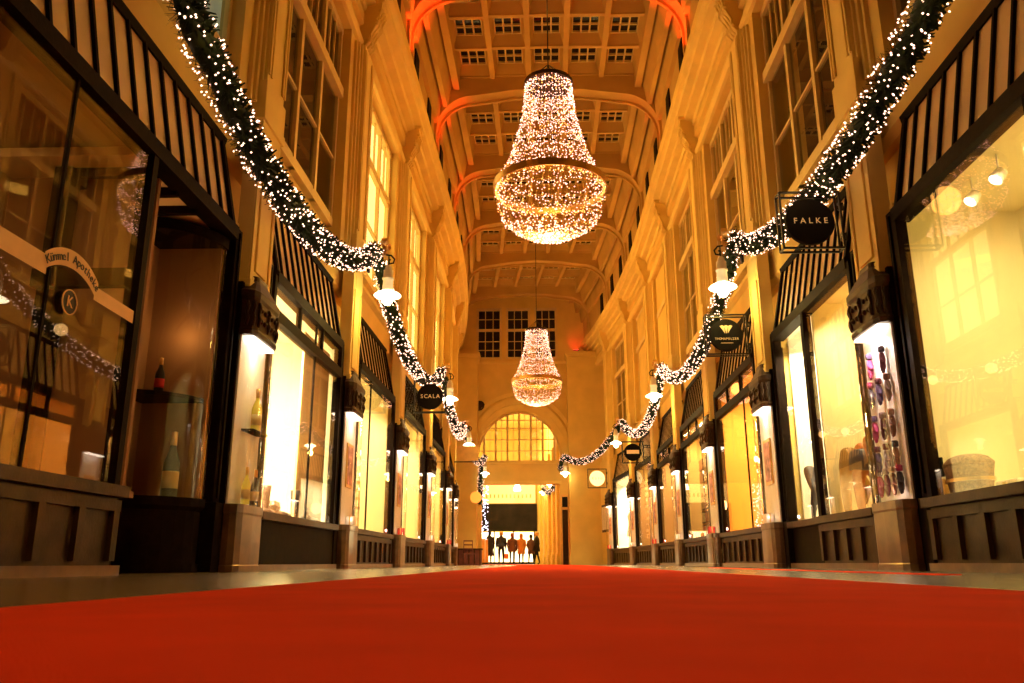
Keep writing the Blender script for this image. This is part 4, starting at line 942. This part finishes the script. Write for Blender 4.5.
# notice frame on wall between last case and right pier
nf=thing('notice_frame','wide brown framed notice case on the wall before the right pier','notice board',W(1,3.46,37.2,1.45))
part('board_frame',MB().box(3.42,3.5,36.75,38.1,1.4,2.6).mapw(1),M['brown'],nf)
for i in range(3): part('panel',MB().box(3.40,3.42,36.82+i*.42,37.14+i*.42,1.5,2.5).mapw(1),M['cream'],nf)
# cafe chair and planter at the far left
ch2=copy_tree(ch); ch2.location=W(-1,2.75,33.0,0); ch2.rotation_euler=(0,0,.4); ch2['label']='dark reddish chair standing at the far left by the planter'
redw=mat('reddish_wood',(.13,.025,.015),.5,var=.3)
for kd in ch2.children: kd.data=kd.data.copy(); kd.data.materials[0]=redw
pb=thing('planter_box','dark red wooden planter box at the far left of the arcade','planter',W(-1,2.72,34.6,0))
bb=MB(); bb.box(-.48,.48,-.4,.4,0,.6); lpart('box',bb,redw,pb); rb=MB(); rb.box(-.52,.52,-.45,.45,.6,.66)
for i in range(5): rb.box(-.46+i*.22,-.42+i*.22,-.43,-.4,.05,.6)
lpart('slats',rb,M['brown'],pb)

# ------------------------------------------------------------------ people
skin=mat('skin',(.55,.32,.2),.6,var=.05)
def person(x,y,rz,h,coat,trs,hair,lab,coatlen=.75,stride=.1,hood=False):
    r=thing('person',lab,'person',(x,y,0),rz=rz); k=h/1.75
    V=[(0,0,.95),(0,0,1.15),(0,0,1.36),(0,0,1.50),(0,.02,1.60),(0,.02,1.70)]; E=[(0,1),(1,2),(2,3),(3,4),(4,5)]; Rd=[(.15,.11),(.13,.10),(.16,.10),.055,.085,.075]
    for q in (-1,1):
        b=len(V); st=q*stride
        V+=[(q*.10,0,.90),(q*.11,st*.6+.02,.50),(q*.11,st,.09),(q*.11,st+.13,.035)]; E+=[(0,b),(b,b+1),(b+1,b+2),(b+2,b+3)]; Rd+=[.095,.065,.042,.035]
        b=len(V); V+=[(q*.20,0,1.40),(q*.25,-.02,1.12),(q*.24,.10,.90),(q*.235,.13,.84)]; E+=[(2,b),(b,b+1),(b+1,b+2),(b+2,b+3)]; Rd+=[.06,.045,.032,.028]
        hb=b+3; hx,hy,hz=V[hb]
        for i,(dx,L) in enumerate(((-.03,.065),(-.01,.078),(.01,.072),(.03,.055))):
            c=len(V); V+=[(hx+dx*.3,hy+dx,hz-.05),(hx,hy+dx+.01,hz-.05-L)]; E+=[(hb,c),(c,c+1)]; Rd+=[.010,.008]
        c=len(V); V+=[(hx-q*.03,hy+.03,hz-.04)]; E+=[(hb,c)]; Rd+=[.010]
    V=[(a*k,b_*k,c_*k) for a,b_,c_ in V]; Rd=[(tuple(t*k for t in q) if isinstance(q,tuple) else q*k) for q in Rd]
    bm_=skin_mb(V,E,Rd,0,1); lpart('body',bm_,trs,r)
    f=MB().ball((0,.045*k,1.655*k),.085*k,12,1.2); f.ball((0,.14*k,1.645*k),.015*k,6); lpart('face',f,skin,r)
    e=MB().ball((-.03*k,.125*k,1.675*k),.010*k,6).ball((.03*k,.125*k,1.675*k),.010*k,6); lpart('eyes',e,M['black'],r)
    hm=MB().lathe([(.02,1.80),(.07,1.79),(.105,1.73),(.11,1.66),(.10,1.58 if not hood else 1.50),(.07,1.55 if not hood else 1.45)],(0,0,0),14); hm.v=[(a*k,b_*k-.01,c_*k) for a,b_,c_ in hm.v]; lpart('hair',hm,hair,r)
    cm=MB(); z0=coatlen; lev=[(z0,.24,.17),(z0+.1,.235,.165),(1.05,.19,.14),(1.25,.20,.14),(1.40,.21,.12),(1.48,.12,.09),(1.53,.07,.07)]; lev=[q for q in lev if q[0]>=z0]
    n=16; cm.add([(w*math.cos(2*PI*i/n)*k,dd*math.sin(2*PI*i/n)*k,z*k) for z,w,dd in lev for i in range(n)],[(a*n+i,a*n+(i+1)%n,(a+1)*n+(i+1)%n,(a+1)*n+i) for a in range(len(lev)-1) for i in range(n)],True)
    for q in (-1,1): cm.tube([(q*.17*k,0,1.42*k),(q*.21*k,0,1.38*k),(q*.255*k,-.02*k,1.12*k),(q*.24*k,.09*k,.92*k)],[.06*k,.075*k,.062*k,.05*k],8)
    lpart('coat',cm,coat,r)
    return r
blk=mat('black_cloth',(.012,.010,.012),.85,var=.2); nav=mat('navy_cloth',(.02,.02,.035),.85,var=.2); ora=mat('orange_coat',(.60,.26,.05),.8,var=.1); bro=mat('brown_coat',(.12,.05,.03),.8,var=.2); hrd=mat('auburn_hair',(.30,.08,.03),.6,var=.2); hbl=mat('blond_hair',(.6,.4,.15),.6,var=.1); tro=mat('dark_trousers',(.012,.012,.016),.85,var=.2)
FX=lambda px,Y:None
person(-2.42,47,.3,1.80,blk,tro,blk,'person in a long black coat at the left of the group',.45,.12)
person(-1.78,47.5,0,1.78,nav,tro,hbl,'person in a short dark jumper standing with legs apart',.95,.10)
person(-1.15,47,0,1.66,bro,tro,hrd,'person with auburn hair in a dark brown coat',.72,.06)
person(-.65,47.2,.2,1.64,ora,tro,ora,'person in a hooded orange coat',.60,.06,True)
person(-.10,47.6,-.5,1.60,bro,tro,blk,'person in a brown coat turning left, right of the orange coat',.62,.12)
person(.22,46.4,1.2,1.70,blk,tro,hbl,'person in black walking at the right end of the group',.70,.2)
hg=thing('handbag','small orange handbag between the jumper and the auburn haired person','bag',(-1.47,47.0,.30)); lpart('bag_body',MB().box(-.12,.12,-.06,.06,0,.28),ora,hg,bevel=.03); lpart('strap',MB().tube([(-.1,0,.26),(-.06,0,.48),(.06,0,.48),(.1,0,.26)],.01,5),M['brown'],hg)
ad=thing('advertising_pillar','gold and white upright display stand at the left of the passage','stand',(-2.62,45.5,0)); lpart('panel',MB().box(-.2,.2,-.05,.05,.1,1.35),M['gold'],ad); lpart('foot',MB().box(-.25,.25,-.15,.15,0,.1),M['iron'],ad); lpart('edge_strip',MB().box(.02,.08,-.06,-.05,.15,1.3),M['white'],ad)

# ------------------------------------------------------------------ lights
OR=(1,.46,.06); RED=(1,.05,.01)
for s in (-1,1):
    for i,Y in enumerate(AY[1:]):
        # floodlights on the cornice under every arch, washing the vault back towards the entrance
        o=spot('cornice_light',W(s,2.8,Y-.25,10.8),W(s,.2,Y-2.6,13.3),OR,(30 if i<1 else 62),115,.12,.8)
    for Y,w in (((AY[3],420),(AY[4],190),(AY[5],110),(AY[6],30)) if s<0 else ((AY[3],300),(AY[4],30))):
        spot('red_cornice_spot',W(s,2.55,Y+.25,10.6),W(s,2.9,Y+.28,12.0),RED,w,58,.04)
spot('near_carpet_fill',(.3,-4.6,6.2),(.25,.5,0),(1,.46,.10),760,85,.3,.9)  # added spot, unseen behind the camera, brightens the near carpet
spot('red_pier_spot',(2.1,38.95,10.15),(2.2,39.5,10.7),(1,.03,.03),22,70,.05)
for s,w in ((-1,1.0),(1,1.0)):
    for i in range(4):
        y=11+i*7.5
        area('arcade_floodlight',W(s,2.75,y+1.5,10.72),W(-s,3.4,y-4.5,6.3),(1,.47,.06),(20,92,110,110)[i]*w*1.25,5,.3,95)
point('hall_light',(-1.2,47,7.5),(1,.74,.3),1100,.4); point('hall_light',(-1.2,53,6),(1,.72,.3),300,.4); point('hall_light',(-1.0,43,2.9),(1,.6,.2),60,.3)
w=bpy.data.worlds.new('night'); S.world=w; w.use_nodes=True; w.node_tree.nodes['Background'].inputs[0].default_value=(.9,.4,.12,1); w.node_tree.nodes['Background'].inputs[1].default_value=.02
S.view_settings.view_transform='Standard'; S.view_settings.look='None'; S.view_settings.exposure=0; S.view_settings.gamma=1; S.view_settings.use_curve_mapping=False
